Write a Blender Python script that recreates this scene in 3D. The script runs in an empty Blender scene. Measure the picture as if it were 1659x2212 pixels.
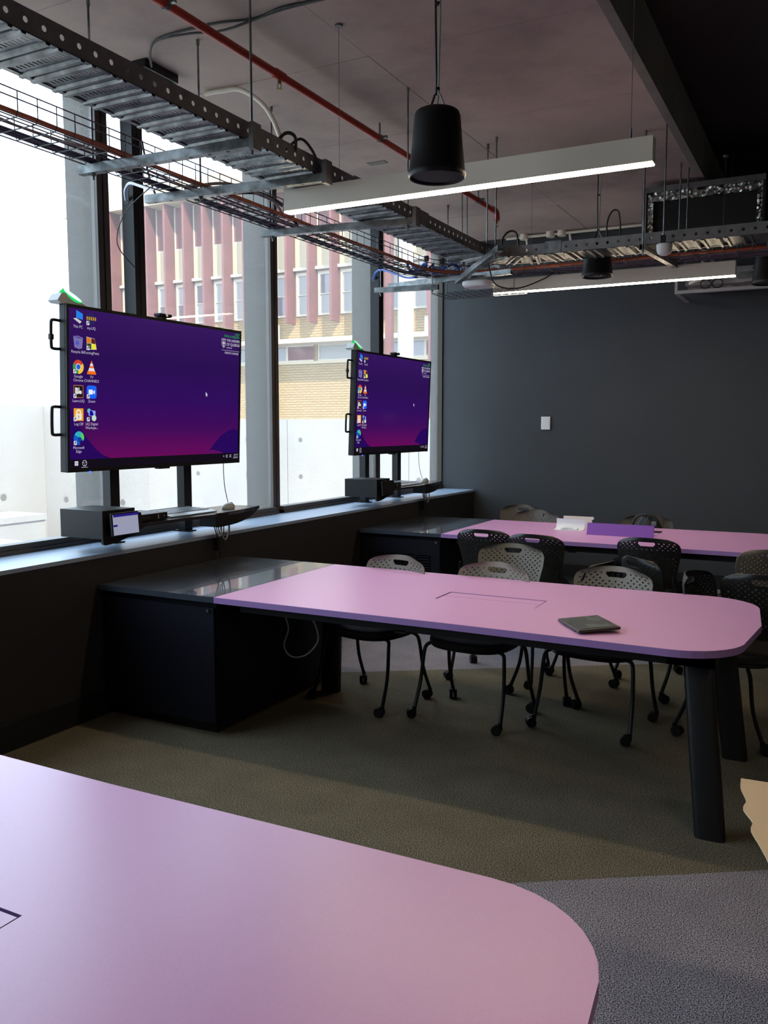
import bpy, math, random
from mathutils import Vector, Matrix
random.seed(7)
PI = math.pi
scene = bpy.context.scene
COL = scene.collection

# ------------------------------------------------------------------ camera
cam_data = bpy.data.cameras.new('camera')
cam = bpy.data.objects.new('camera', cam_data); COL.objects.link(cam)
YAW, PITCH, FPX, EYE = math.radians(27.54), math.radians(5.62), 1873.0, 1.6
cam.location = (0, 0, EYE)
cam.rotation_euler = (PI/2 - PITCH, 0, YAW)
cam_data.sensor_fit = 'VERTICAL'; cam_data.sensor_height = 36.0
cam_data.lens = 36.0 * FPX / 2212.0
cam_data.clip_start = 0.02; cam_data.clip_end = 500
scene.camera = cam

# ------------------------------------------------------------------ light
scene.view_settings.view_transform = 'Standard'
scene.view_settings.look = 'None'
scene.view_settings.exposure = 0.32
scene.view_settings.gamma = 1.0
scene.view_settings.use_curve_mapping = False
world = bpy.data.worlds.new('sky'); scene.world = world
world.use_nodes = True
bg = world.node_tree.nodes['Background']
bg.inputs[0].default_value = (0.66, 0.82, 1.0, 1); bg.inputs[1].default_value = 4.6
sd = bpy.data.lights.new('sun', 'SUN'); sd.energy = 9.0; sd.angle = 0.01; sd.color = (1.0, 0.90, 0.76)
sun = bpy.data.objects.new('sun', sd); COL.objects.link(sun)
sun.location = (20, -20, 30)
sun.rotation_euler = Vector((-0.62, 0.52, -0.85)).to_track_quat('-Z', 'Y').to_euler()
LAMP = 42.0
scene.cycles.use_denoising = True
scene.cycles.max_bounces = 8
scene.cycles.transparent_max_bounces = 12
scene.cycles.sample_clamp_indirect = 6.0

# ------------------------------------------------------------------ materials
MATS = {}
def mat(name, col, rough=0.5, metal=0.0, spec=0.5, emit=None, estr=0.0, noise=None, bump=None, coat=0.0):
    """noise = (scale, amount, detail)  bump = (scale, strength)"""
    if name in MATS: return MATS[name]
    m = bpy.data.materials.new(name); m.use_nodes = True; MATS[name] = m
    nt = m.node_tree; b = nt.nodes['Principled BSDF']
    c = (*col, 1) if len(col) == 3 else col
    b.inputs['Base Color'].default_value = c
    b.inputs['Roughness'].default_value = rough; b.inputs['Metallic'].default_value = metal
    b.inputs['Specular IOR Level'].default_value = spec
    b.inputs['Coat Weight'].default_value = coat
    if emit:
        b.inputs['Emission Color'].default_value = (*emit, 1); b.inputs['Emission Strength'].default_value = estr
    tc = None
    if noise or bump: tc = nt.nodes.new('ShaderNodeTexCoord')
    if noise:
        n = nt.nodes.new('ShaderNodeTexNoise'); n.inputs['Scale'].default_value = noise[0]
        n.inputs['Detail'].default_value = noise[2] if len(noise) > 2 else 4
        nt.links.new(tc.outputs['Object'], n.inputs['Vector'])
        r = nt.nodes.new('ShaderNodeMapRange'); a = noise[1]
        r.inputs['From Min'].default_value = 0.3; r.inputs['From Max'].default_value = 0.7
        r.inputs['To Min'].default_value = 1-a; r.inputs['To Max'].default_value = 1+a
        nt.links.new(n.outputs['Fac'], r.inputs['Value'])
        x = nt.nodes.new('ShaderNodeMix'); x.data_type = 'RGBA'; x.blend_type = 'MULTIPLY'
        x.inputs['Factor'].default_value = 1
        x.inputs[6].default_value = c
        nt.links.new(r.outputs['Result'], x.inputs[7]); nt.links.new(x.outputs[2], b.inputs['Base Color'])
    if bump:
        n = nt.nodes.new('ShaderNodeTexNoise'); n.inputs['Scale'].default_value = bump[0]
        nt.links.new(tc.outputs['Object'], n.inputs['Vector'])
        bp = nt.nodes.new('ShaderNodeBump'); bp.inputs['Strength'].default_value = bump[1]; bp.inputs['Distance'].default_value = 0.01
        nt.links.new(n.outputs['Fac'], bp.inputs['Height']); nt.links.new(bp.outputs['Normal'], b.inputs['Normal'])
    return m
def emis(name, col, s=1.0):
    if name in MATS: return MATS[name]
    m = bpy.data.materials.new(name); m.use_nodes = True; MATS[name] = m
    nt = m.node_tree; nt.nodes.clear()
    e = nt.nodes.new('ShaderNodeEmission'); e.inputs[0].default_value = (*col, 1); e.inputs[1].default_value = s
    o = nt.nodes.new('ShaderNodeOutputMaterial'); nt.links.new(e.outputs[0], o.inputs[0])
    return m
def srgb(r, g, b):
    f = lambda c: (c/255/12.92) if c/255 <= 0.04045 else ((c/255+0.055)/1.055)**2.4
    return (f(r), f(g), f(b))

def carpet_material():
    m = bpy.data.materials.new('carpet'); m.use_nodes = True
    nt = m.node_tree; b = nt.nodes['Principled BSDF']; L = nt.links.new
    b.inputs['Roughness'].default_value = 0.95; b.inputs['Specular IOR Level'].default_value = 0.1
    tc = nt.nodes.new('ShaderNodeTexCoord')
    dot = nt.nodes.new('ShaderNodeVectorMath'); dot.operation = 'DOT_PRODUCT'
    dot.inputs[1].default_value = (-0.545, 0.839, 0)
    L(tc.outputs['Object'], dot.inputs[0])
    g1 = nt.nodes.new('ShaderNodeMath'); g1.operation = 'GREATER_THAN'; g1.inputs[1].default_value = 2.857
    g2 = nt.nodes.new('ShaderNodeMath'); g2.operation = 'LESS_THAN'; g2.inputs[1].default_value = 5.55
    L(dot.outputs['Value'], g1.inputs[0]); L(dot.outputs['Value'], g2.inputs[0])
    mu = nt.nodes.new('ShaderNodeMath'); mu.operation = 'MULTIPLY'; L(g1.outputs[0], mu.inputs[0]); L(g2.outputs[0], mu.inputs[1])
    n = nt.nodes.new('ShaderNodeTexNoise'); n.inputs['Scale'].default_value = 240; n.inputs['Detail'].default_value = 3
    L(tc.outputs['Object'], n.inputs['Vector'])
    n2 = nt.nodes.new('ShaderNodeTexNoise'); n2.inputs['Scale'].default_value = 5; n2.inputs['Detail'].default_value = 4
    L(tc.outputs['Object'], n2.inputs['Vector'])
    def ramp(c0, c1):
        r = nt.nodes.new('ShaderNodeValToRGB')
        r.color_ramp.elements[0].position = 0.40; r.color_ramp.elements[0].color = (*c0, 1)
        r.color_ramp.elements[1].position = 0.62; r.color_ramp.elements[1].color = (*c1, 1)
        L(n.outputs['Fac'], r.inputs[0]); return r
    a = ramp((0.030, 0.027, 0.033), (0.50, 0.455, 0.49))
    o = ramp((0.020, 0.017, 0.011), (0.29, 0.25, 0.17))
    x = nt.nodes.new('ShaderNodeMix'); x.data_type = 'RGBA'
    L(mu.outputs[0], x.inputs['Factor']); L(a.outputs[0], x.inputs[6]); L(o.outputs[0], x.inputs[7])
    mr = nt.nodes.new('ShaderNodeMapRange'); mr.inputs['To Min'].default_value = 0.75; mr.inputs['To Max'].default_value = 1.25
    L(n2.outputs['Fac'], mr.inputs['Value'])
    x2 = nt.nodes.new('ShaderNodeMix'); x2.data_type = 'RGBA'; x2.blend_type = 'MULTIPLY'; x2.inputs['Factor'].default_value = 1
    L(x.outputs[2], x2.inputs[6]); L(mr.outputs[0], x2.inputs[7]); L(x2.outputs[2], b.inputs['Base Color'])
    bp = nt.nodes.new('ShaderNodeBump'); bp.inputs['Strength'].default_value = 0.25; bp.inputs['Distance'].default_value = 0.003
    L(n.outputs['Fac'], bp.inputs['Height']); L(bp.outputs[0], b.inputs['Normal'])
    return m
def concrete(name, c0, c1, c2, scale=0.9):
    m = bpy.data.materials.new(name); m.use_nodes = True; MATS[name] = m
    nt = m.node_tree; b = nt.nodes['Principled BSDF']; L = nt.links.new
    b.inputs['Roughness'].default_value = 0.8; b.inputs['Specular IOR Level'].default_value = 0.25
    tc = nt.nodes.new('ShaderNodeTexCoord')
    n = nt.nodes.new('ShaderNodeTexNoise'); n.inputs['Scale'].default_value = scale; n.inputs['Detail'].default_value = 9; n.inputs['Roughness'].default_value = 0.62
    L(tc.outputs['Object'], n.inputs['Vector'])
    r = nt.nodes.new('ShaderNodeValToRGB'); e = r.color_ramp.elements
    e[0].position = 0.32; e[0].color = (*c0, 1); e[1].position = 0.7; e[1].color = (*c2, 1)
    k = e.new(0.5); k.color = (*c1, 1)
    L(n.outputs['Fac'], r.inputs[0]); L(r.outputs[0], b.inputs['Base Color'])
    n3 = nt.nodes.new('ShaderNodeTexNoise'); n3.inputs['Scale'].default_value = 25; n3.inputs['Detail'].default_value = 5
    L(tc.outputs['Object'], n3.inputs['Vector'])
    bp = nt.nodes.new('ShaderNodeBump'); bp.inputs['Strength'].default_value = 0.15; bp.inputs['Distance'].default_value = 0.01
    L(n3.outputs['Fac'], bp.inputs['Height']); L(bp.outputs[0], b.inputs['Normal'])
    return m
def brick_material(name, c1, c2, mortar):
    m = bpy.data.materials.new(name); m.use_nodes = True
    nt = m.node_tree; b = nt.nodes['Principled BSDF']; L = nt.links.new
    b.inputs['Roughness'].default_value = 0.85
    tc = nt.nodes.new('ShaderNodeTexCoord'); mp = nt.nodes.new('ShaderNodeMapping')
    mp.inputs['Rotation'].default_value = (PI/2, 0, 0)
    L(tc.outputs['Object'], mp.inputs[0])
    t = nt.nodes.new('ShaderNodeTexBrick'); t.inputs['Scale'].default_value = 1.0
    t.inputs['Brick Width'].default_value = 0.28; t.inputs['Row Height'].default_value = 0.1
    t.inputs['Mortar Size'].default_value = 0.014; t.inputs['Color1'].default_value = (*c1, 1)
    t.inputs['Color2'].default_value = (*c2, 1); t.inputs['Mortar'].default_value = (*mortar, 1)
    L(mp.outputs[0], t.inputs['Vector']); L(t.outputs['Color'], b.inputs['Base Color'])
    return m
def glass_material(name, tint=(0.97, 0.98, 0.98), ior=1.45):
    m = bpy.data.materials.new(name); m.use_nodes = True
    nt = m.node_tree; nt.nodes.clear(); L = nt.links.new
    t = nt.nodes.new('ShaderNodeBsdfTransparent'); t.inputs[0].default_value = (*tint, 1)
    g = nt.nodes.new('ShaderNodeBsdfGlossy'); g.inputs['Roughness'].default_value = 0.02
    x = nt.nodes.new('ShaderNodeMixShader'); o = nt.nodes.new('ShaderNodeOutputMaterial')
    x.inputs[0].default_value = 0.05
    # pale translucent share painting veiling glare over the outdoor view
    tr = nt.nodes.new('ShaderNodeBsdfTranslucent'); tr.inputs[0].default_value = (0.9, 0.9, 0.9, 1)
    x2 = nt.nodes.new('ShaderNodeMixShader'); x2.inputs[0].default_value = 0.045
    L(t.outputs[0], x2.inputs[1]); L(tr.outputs[0], x2.inputs[2]); L(x2.outputs[0], x.inputs[1]); L(g.outputs[0], x.inputs[2]); L(x.outputs[0], o.inputs[0])
    return m

M_carpet = carpet_material()
M_ceil = concrete('ceiling_concrete', (0.34, 0.270, 0.240), (0.47, 0.385, 0.33), (0.57, 0.475, 0.40), 0.9)
M_beam = concrete('beam_concrete', (0.17, 0.17, 0.145), (0.23, 0.22, 0.19), (0.28, 0.27, 0.24), 1.4)
M_conc = concrete('outdoor_concrete', (0.23, 0.225, 0.215), (0.26, 0.255, 0.245), (0.285, 0.28, 0.265), 0.5)
M_black_ceil = mat('black_ceiling_paint', (0.018, 0.016, 0.016), 0.9)
M_slate = mat('slate_wall_paint', (0.042, 0.047, 0.051), 0.75, noise=(2.0, 0.06))
M_white_wall = mat('plain_wall_paint', (0.30, 0.29, 0.28), 0.85)
M_dark_wall = mat('charcoal_wall_panel', (0.022, 0.021, 0.023), 0.6, spec=0.3)
M_sill = mat('sill_sky_sheen', (0.26, 0.34, 0.45), 0.35, spec=0.6)  # reflected sky put into the base colour as pale blue
M_basebd = mat('baseboard_black', (0.008, 0.008, 0.009), 0.5)
M_frame = mat('window_frame_bronze', (0.075, 0.060, 0.048), 0.45, noise=(6, 0.1))
M_fin = mat('window_fin_grey', (0.075, 0.066, 0.051), 0.65, spec=0.2)
M_glass = glass_material('window_glass')
M_pink = mat('table_pink_laminate', (0.75, 0.37, 0.64), 0.33, spec=0.85, noise=(180, 0.025))
M_charcoal_top = mat('charcoal_laminate', (0.048, 0.060, 0.078), 0.24, spec=0.8, coat=0.8)
M_cab = mat('navy_black_cabinet', (0.005, 0.0055, 0.011), 0.6, spec=0.2)
M_blackmetal = mat('black_metal', (0.008, 0.008, 0.008), 0.45, spec=0.3)
M_blackplastic = mat('black_plastic', (0.009, 0.009, 0.009), 0.45, spec=0.25)
M_cut = mat('hatch_dark_gap', (0.05, 0.02, 0.06), 0.6)
M_putty = mat('putty_plastic', (0.165, 0.152, 0.118), 0.42, noise=(60, 0.03))
M_brownp = mat('taupe_plastic', (0.105, 0.088, 0.066), 0.45)
M_blkshell = mat('black_shell_plastic', (0.013, 0.013, 0.013), 0.42, spec=0.35)
M_seat = mat('seat_black_mesh', (0.010, 0.010, 0.011), 0.75, bump=(300, 0.4))
M_galv = mat('galvanised_steel', (0.20, 0.213, 0.213), 0.36, metal=0.85, noise=(16, 0.5, 8))
M_galv_dark = mat('galvanised_rail', (0.20, 0.20, 0.20), 0.45, metal=0.7, noise=(20, 0.15))
M_wire = mat('steel_wire', (0.12, 0.125, 0.135), 0.4, metal=0.8)
M_red = mat('red_pipe_paint', (0.42, 0.035, 0.018), 0.45)
M_brass = mat('brass', (0.32, 0.21, 0.10), 0.35, metal=0.9)
M_lampbody = mat('lamp_housing_cream', (0.76, 0.71, 0.58), 0.5)
M_diff = emis('lamp_diffuser', (1.0, 0.80, 0.56), LAMP)
M_white = mat('white_plastic', (0.72, 0.72, 0.70), 0.45)
M_paper = mat('white_paper', (0.80, 0.80, 0.80), 0.7)
M_blue = mat('blue_cable', (0.02, 0.10, 0.42), 0.5)
M_navy = mat('navy_cable', (0.012, 0.025, 0.09), 0.5)
M_orange = mat('orange_cable', (0.55, 0.14, 0.05), 0.5)
M_greyc = mat('grey_cable', (0.35, 0.34, 0.32), 0.5)
M_blackc = mat('black_cable', (0.010, 0.010, 0.010), 0.5)
M_foil = mat('foil_insulation', (0.55, 0.58, 0.53), 0.28, metal=1.0, bump=(28, 1.0))
M_duct = mat('duct_black_liner', (0.012, 0.012, 0.012), 0.8)
M_cream = mat('cream_panel', (0.40, 0.325, 0.21), 0.7)
M_redfin = mat('maroon_fin', (0.13, 0.046, 0.042), 0.75, noise=(1.5, 0.15))
M_winframe = mat('white_window_frame', (0.40, 0.35, 0.28), 0.6)
M_pane = mat('far_window_glass', (0.14, 0.12, 0.13), 0.08, spec=0.8)
M_blind_reflect = mat('window_blind_reflection', (0.26, 0.25, 0.24), 0.7)
M_brick = brick_material('cream_brick', (0.27, 0.18, 0.075), (0.31, 0.21, 0.095), (0.12, 0.09, 0.055))
M_ground = concrete('paving', (0.22, 0.21, 0.20), (0.26, 0.25, 0.235), (0.30, 0.285, 0.27), 0.7)
M_beige = mat('table_beige_laminate', (0.76, 0.55, 0.33), 0.4, noise=(5, 0.03))
M_silverkey = mat('keyboard_silver', (0.38, 0.42, 0.45), 0.35)
M_keys = mat('keyboard_keys', (0.06, 0.065, 0.07), 0.4)
M_mouse = mat('mouse_silver', (0.42, 0.44, 0.43), 0.25)
M_ginger = mat('tan_leather', (0.35, 0.22, 0.08), 0.6)
M_edge = mat('table_edge_purple', (0.34, 0.19, 0.46), 0.5)
M_purpleflap = mat('hatch_flap_purple', (0.24, 0.075, 0.42), 0.4)
M_tabscreen = mat('tablet_glass', (0.12, 0.125, 0.115), 0.18, spec=0.8, noise=(14, 0.5, 6))
M_darkwood = mat('tablet_case', (0.022, 0.018, 0.014), 0.5)

# ------------------------------------------------------------------ mesh builder
BASE = {}
class MB:
    def __init__(s): s.v = []; s.f = []; s.mi = []; s.cur = 0
    def _add(s, vs, fs):
        o = len(s.v); s.v += [tuple(p) for p in vs]
        for q in fs: s.f.append(tuple(i+o for i in q)); s.mi.append(s.cur)
    def bx(s, x0, x1, y0, y1, z0, z1):
        vs = [(x, y, z) for z in (z0, z1) for y in (y0, y1) for x in (x0, x1)]
        s._add(vs, [(0,2,3,1),(4,5,7,6),(0,1,5,4),(2,6,7,3),(0,4,6,2),(1,3,7,5)]); return s
    def obx(s, c, size, M=None):
        hx, hy, hz = size[0]/2, size[1]/2, size[2]/2
        vs = []
        for z in (-hz, hz):
            for y in (-hy, hy):
                for x in (-hx, hx):
                    p = Vector((x, y, z)); p = (M @ p) if M else p; vs.append(p+Vector(c))
        s._add(vs, [(0,2,3,1),(4,5,7,6),(0,1,5,4),(2,6,7,3),(0,4,6,2),(1,3,7,5)]); return s
    def bar(s, a, b, w, h, up=(0,0,1)):
        a, b = Vector(a), Vector(b); d = (b-a); l = d.length; d.normalize()
        u = Vector(up); sd = d.cross(u).normalized(); u = sd.cross(d)
        M = Matrix((d, sd, u)).transposed()
        return s.obx((a+b)/2, (l, w, h), M)
    def prism(s, pts, z0, z1, ax='z'):
        n = len(pts)
        def mk(p, t):
            if ax == 'z': return (p[0], p[1], t)
            if ax == 'x': return (t, p[0], p[1])
            return (p[0], t, p[1])
        vs = [mk(p, z0) for p in pts]+[mk(p, z1) for p in pts]
        fs = [tuple(range(n-1, -1, -1)), tuple(range(n, 2*n))]
        fs += [(i, (i+1) % n, n+(i+1) % n, n+i) for i in range(n)]
        if ax == 'y': fs = [tuple(reversed(q)) for q in fs]
        s._add(vs, fs); return s
    def tube(s, path, r, n=8, caps=True, closed=False):
        P = [Vector(p) for p in path]; m = len(P); rings = []
        prev = None
        for i in range(m):
            if closed: t = (P[(i+1) % m]-P[i-1])
            else: t = P[min(i+1, m-1)]-P[max(i-1, 0)]
            t.normalize()
            if prev is None:
                ref = Vector((0,0,1)) if abs(t.z) < 0.9 else Vector((1,0,0))
                a = t.cross(ref).normalized()
            else:
                a = (prev-t*prev.dot(t))
                a = a.normalized() if a.length > 1e-6 else t.orthogonal().normalized()
            prev = a; b = t.cross(a)
            rr = r[i] if isinstance(r, (list, tuple)) else r
            rings.append([P[i]+rr*(math.cos(2*PI*k/n)*a+math.sin(2*PI*k/n)*b) for k in range(n)])
        vs = [p for rg in rings for p in rg]; fs = []
        for i in range(m if closed else m-1):
            j = (i+1) % m
            for k in range(n):
                fs.append((i*n+k, i*n+(k+1) % n, j*n+(k+1) % n, j*n+k))
        if caps and not closed:
            fs.append(tuple(range(n-1, -1, -1))); fs.append(tuple((m-1)*n+k for k in range(n)))
        s._add(vs, fs); return s
    def cyl(s, a, b, r, n=14): return s.tube([a, b], r, n)
    def lathe(s, prof, c=(0,0,0), n=24, cap=True):
        vs = []; fs = []; m = len(prof)
        for r, z in prof:
            for k in range(n): vs.append((c[0]+r*math.cos(2*PI*k/n), c[1]+r*math.sin(2*PI*k/n), c[2]+z))
        for i in range(m-1):
            for k in range(n): fs.append((i*n+k, i*n+(k+1) % n, (i+1)*n+(k+1) % n, (i+1)*n+k))
        if cap: fs.append(tuple(range(n-1, -1, -1))); fs.append(tuple((m-1)*n+k for k in range(n)))
        s._add(vs, fs); return s
    def sheet(s, vs, fs, nrm, t):
        """solidify an open sheet: nrm = per-vertex offset direction"""
        n = len(vs); V = [Vector(p) for p in vs]
        B = [V[i]+Vector(nrm[i])*t for i in range(n)]
        out = [tuple(q) for q in fs]+[tuple(reversed([i+n for i in q])) for q in fs]
        cnt = {}
        for q in fs:
            for i in range(len(q)): cnt[(q[i], q[(i+1) % len(q)])] = 1
        for (a, b) in cnt:
            if (b, a) not in cnt: out.append((b, a, a+n, b+n))
        s._add(V+B, out); return s
    def build(s, name, mats, parent=None, smooth=False, base=None, ang=40, bevel=0):
        if not isinstance(mats, (list, tuple)): mats = [mats]
        off = Vector(BASE.get(parent, (0,0,0))) if parent else Vector(base or (0,0,0))
        me = bpy.data.meshes.new(name)
        me.from_pydata([tuple(Vector(p)-off) for p in s.v], [], s.f)
        for m in mats: me.materials.append(m)
        if len(mats) > 1: me.polygons.foreach_set('material_index', s.mi)
        if smooth:
            me.polygons.foreach_set('use_smooth', [True]*len(me.polygons)); me.set_sharp_from_angle(angle=math.radians(ang))
        me.update()
        o = bpy.data.objects.new(name, me); COL.objects.link(o)
        if parent: o.parent = parent; BASE[o] = tuple(off)
        else: o.location = off; BASE[o] = tuple(off)
        if bevel:
            md = o.modifiers.new('bevel', 'BEVEL'); md.width = bevel; md.segments = 2; md.limit_method = 'ANGLE'
        return o
def tag(o, label=None, cat=None, group=None, kind=None):
    if label: o['label'] = label
    if cat: o['category'] = cat
    if group: o['group'] = group
    if kind: o['kind'] = kind
    return o
def thing(name, label, cat, loc=(0,0,0), group=None, rz=0):
    o = bpy.data.objects.new(name, None); COL.objects.link(o); o.empty_display_size = 0.1
    o.location = loc; o.rotation_euler = (0, 0, rz); BASE[o] = tuple(loc)
    return tag(o, label, cat, group)
def struct(o, label=None):
    o['kind'] = 'structure'
    if label: o['label'] = label
    return o
def copy_tree(o, parent=None):
    c = o.copy(); COL.objects.link(c)
    if parent: c.parent = parent
    for ch in list(o.children): copy_tree(ch, c)
    return c
def arc(cx, cy, r, a0, a1, n):
    return [(cx+r*math.cos(a0+(a1-a0)*i/n), cy+r*math.sin(a0+(a1-a0)*i/n)) for i in range(n+1)]
def smooth_path(pts, n=6):
    P = [Vector(p) for p in pts]; out = []
    for i in range(len(P)-1):
        p0 = P[max(i-1, 0)]; p1 = P[i]; p2 = P[i+1]; p3 = P[min(i+2, len(P)-1)]
        for k in range(n):
            t = k/n
            out.append(0.5*((2*p1)+(-p0+p2)*t+(2*p0-5*p1+4*p2-p3)*t*t+(-p0+3*p1-3*p2+p3)*t**3))
    out.append(P[-1]); return out

# ================================================================== THE ROOM
WX, BY, CZ, CZ2 = -4.0, 9.03, 3.6, 3.92      # window plane, back wall, slab soffit, dark soffit
RX, FY = 5.0, -3.2                            # right wall, wall behind the camera
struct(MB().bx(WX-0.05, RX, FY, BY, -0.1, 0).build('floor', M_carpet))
# concrete slab soffit cast on plywood sheets: recessed joints between the sheets
slab = MB().bx(WX-0.055, -1.056, FY, BY, CZ+0.006, CZ2+0.3).build('ceiling', M_ceil); struct(slab)
xs = [-4.05, -3.585, -2.352, -1.10]
ys = [FY]+[4.33+1.195*k for k in range(-6, 4)]+[BY]
for i in range(3):
    for j in range(len(ys)-1):
        if ys[j+1]-ys[j] < 0.05: continue
        g = 0.0022; dz = random.uniform(-0.001, 0.0015)
        MB().bx(xs[i]+g, xs[i+1]-g, ys[j]+g, ys[j+1]-g, CZ+dz, CZ+0.0065).build('ceiling_panel', M_ceil, slab)
MB().bx(-1.10, -1.056, FY, BY, CZ-0.004, CZ+0.0062).build('slab_edge_strip', M_beam, slab)
MB().bx(-1.0565, -1.045, FY, BY, CZ-0.004, CZ2+0.002).build('slab_edge_face', M_beam, slab)
MB().bx(-3.28, -3.13, 6.0, 6.07, CZ-0.004, CZ+0.002).build('soffit_patch', M_beam, slab)
struct(MB().bx(-1.05, RX, FY, BY, CZ2, CZ2+0.3).build('ceiling', M_black_ceil), 'black painted ceiling to the right of the concrete slab edge')
struct(MB().bx(WX-0.105, RX, BY, BY+0.25, -0.1, CZ2+0.3).build('wall_back', M_slate))
struct(MB().bx(RX, RX+0.2, FY-0.2, BY+0.25, -0.1, CZ2+0.3).build('wall_right', M_white_wall))
struct(MB().bx(WX-0.105, RX, FY-0.2, FY, -0.1, CZ2+0.3).build('wall_front', M_white_wall))
# dado wall under the windows
SX, SZ = -3.572, 0.903
struct(MB().bx(WX-0.06, SX, FY, BY, 0, SZ-0.022).build('wall_left', M_dark_wall))
struct(MB().bx(WX+0.03, SX+0.004, FY, BY, SZ-0.022, SZ).build('trim_1', M_sill), 'glossy window sill with the sky reflection put into its blue colour')
struct(MB().bx(SX, SX+0.014, FY, BY, 0, 0.139).build('baseboard_left', M_basebd))
struct(MB().bx(SX+0.02, RX, BY-0.014, BY, 0, 0.139).build('baseboard_back', M_basebd))

# windows: bronze frames, grey outside fins
mull = [0.435+1.766*k for k in range(-2, 6)]   # mullion centres in y:  ... 4.0, 5.8, 7.53
mull = [m for m in mull if m > FY]
mull = [-2.99, -1.24, 0.49, 2.24, 4.0, 5.795, 7.54]
HZ = 3.53
edges = [FY]+mull+[BY-0.02]
for k in range(len(edges)-1):
    y0 = edges[k]+(0.048 if k else 0); y1 = edges[k+1]-(0.048 if k < len(edges)-2 else 0)
    if y1-y0 < 0.2: continue
    if y1 < -1.0:  # unseen bays behind the camera walled up to cut window light
        struct(MB().bx(WX-0.05, WX+0.035, edges[k], edges[k+1], SZ, CZ).build('wall_left', M_white_wall)); continue
    w = MB()
    w.bx(WX-0.05, WX+0.035, y0, y1, SZ, SZ+0.054); w.bx(WX-0.05, WX+0.045, y0, y1, SZ, SZ+0.022)
    w.bx(WX-0.05, WX+0.02, y0, y1, HZ, CZ)
    wo = struct(w.build('window_%d' % (k+1), M_frame))
    MB().bx(WX-0.022, WX-0.016, y0, y1, SZ+0.054, HZ).build('pane', M_glass, wo)
for k, m in enumerate(mull):
    t = MB().bx(WX-0.05, WX, m-0.048, m-0.006, SZ, CZ).bx(WX-0.05, WX, m+0.006, m+0.048, SZ, CZ).bx(WX-0.05, WX-0.012, m-0.006, m+0.006, SZ, CZ)
    to = struct(t.build('trim_%d' % (k+2), M_frame), 'bronze window mullion')
    MB().bx(WX-0.26, WX-0.052, m-0.046, m+0.046, -0.3, CZ+0.5).build('outer_fin', M_fin, to)
struct(MB().bx(WX-0.11, WX+0.035, BY-0.02, BY, SZ, CZ).build('trim_20', M_fin), 'pale grey end strip beside the slate wall')
struct(MB().bx(WX-0.10, WX-0.065, FY, BY, -0.3, SZ).build('trim_21', M_fin), 'outer face of the wall below the windows')
struct(MB().bx(WX-0.09, WX-0.06, FY-0.2, BY+0.2, HZ, CZ2+0.3).build('trim_22', M_fin), 'outer face of the slab above the windows')

# ================================================================== TABLES AND CABINETS
TZ = 0.74
def table_outline(x0, x1, y0, y1, r=0.26):
    yc = (y0+y1)/2
    pts = [(x0, y0), ((x0+x1)/2, y0+0.012)]
    pts += [(x1-r-0.02+r*math.sin(a), y0+r-r*math.cos(a)) for a in [i*PI/2/9 for i in range(10)]]
    pts.append((x1+0.012, yc))
    pts += [(x1-r-0.02+r*math.cos(a), y1-r+r*math.sin(a)) for a in [i*PI/2/9 for i in range(10)]]
    pts += [((x0+x1)/2, y1-0.012), (x0, y1)]
    return pts
def leg_slab(mb, foot, top, w=0.115, d=0.07):
    # splayed slab leg with rounded edges
    f, t = Vector(foot), Vector(top); n = 12
    rings = []
    for p, sc in ((f, 1.0), (t, 1.0)):
        ring = []
        for (cx, cy) in ((1,1),(-1,1),(-1,-1),(1,-1)):
            a0 = {(1,1):0, (-1,1):PI/2, (-1,-1):PI, (1,-1):1.5*PI}[(cx, cy)]
            for k in range(4):
                a = a0+k*PI/6; r = 0.022
                ring.append((p.x+cx*(w/2-r)+r*math.cos(a), p.y+cy*(d/2-r)+r*math.sin(a), p.z))
        rings.append(ring)
    n = len(rings[0])
    mb._add(rings[0]+rings[1], [tuple(range(n-1,-1,-1)), tuple(range(n, 2*n))]+[(i, (i+1) % n, n+(i+1) % n, n+i) for i in range(n)])
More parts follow.
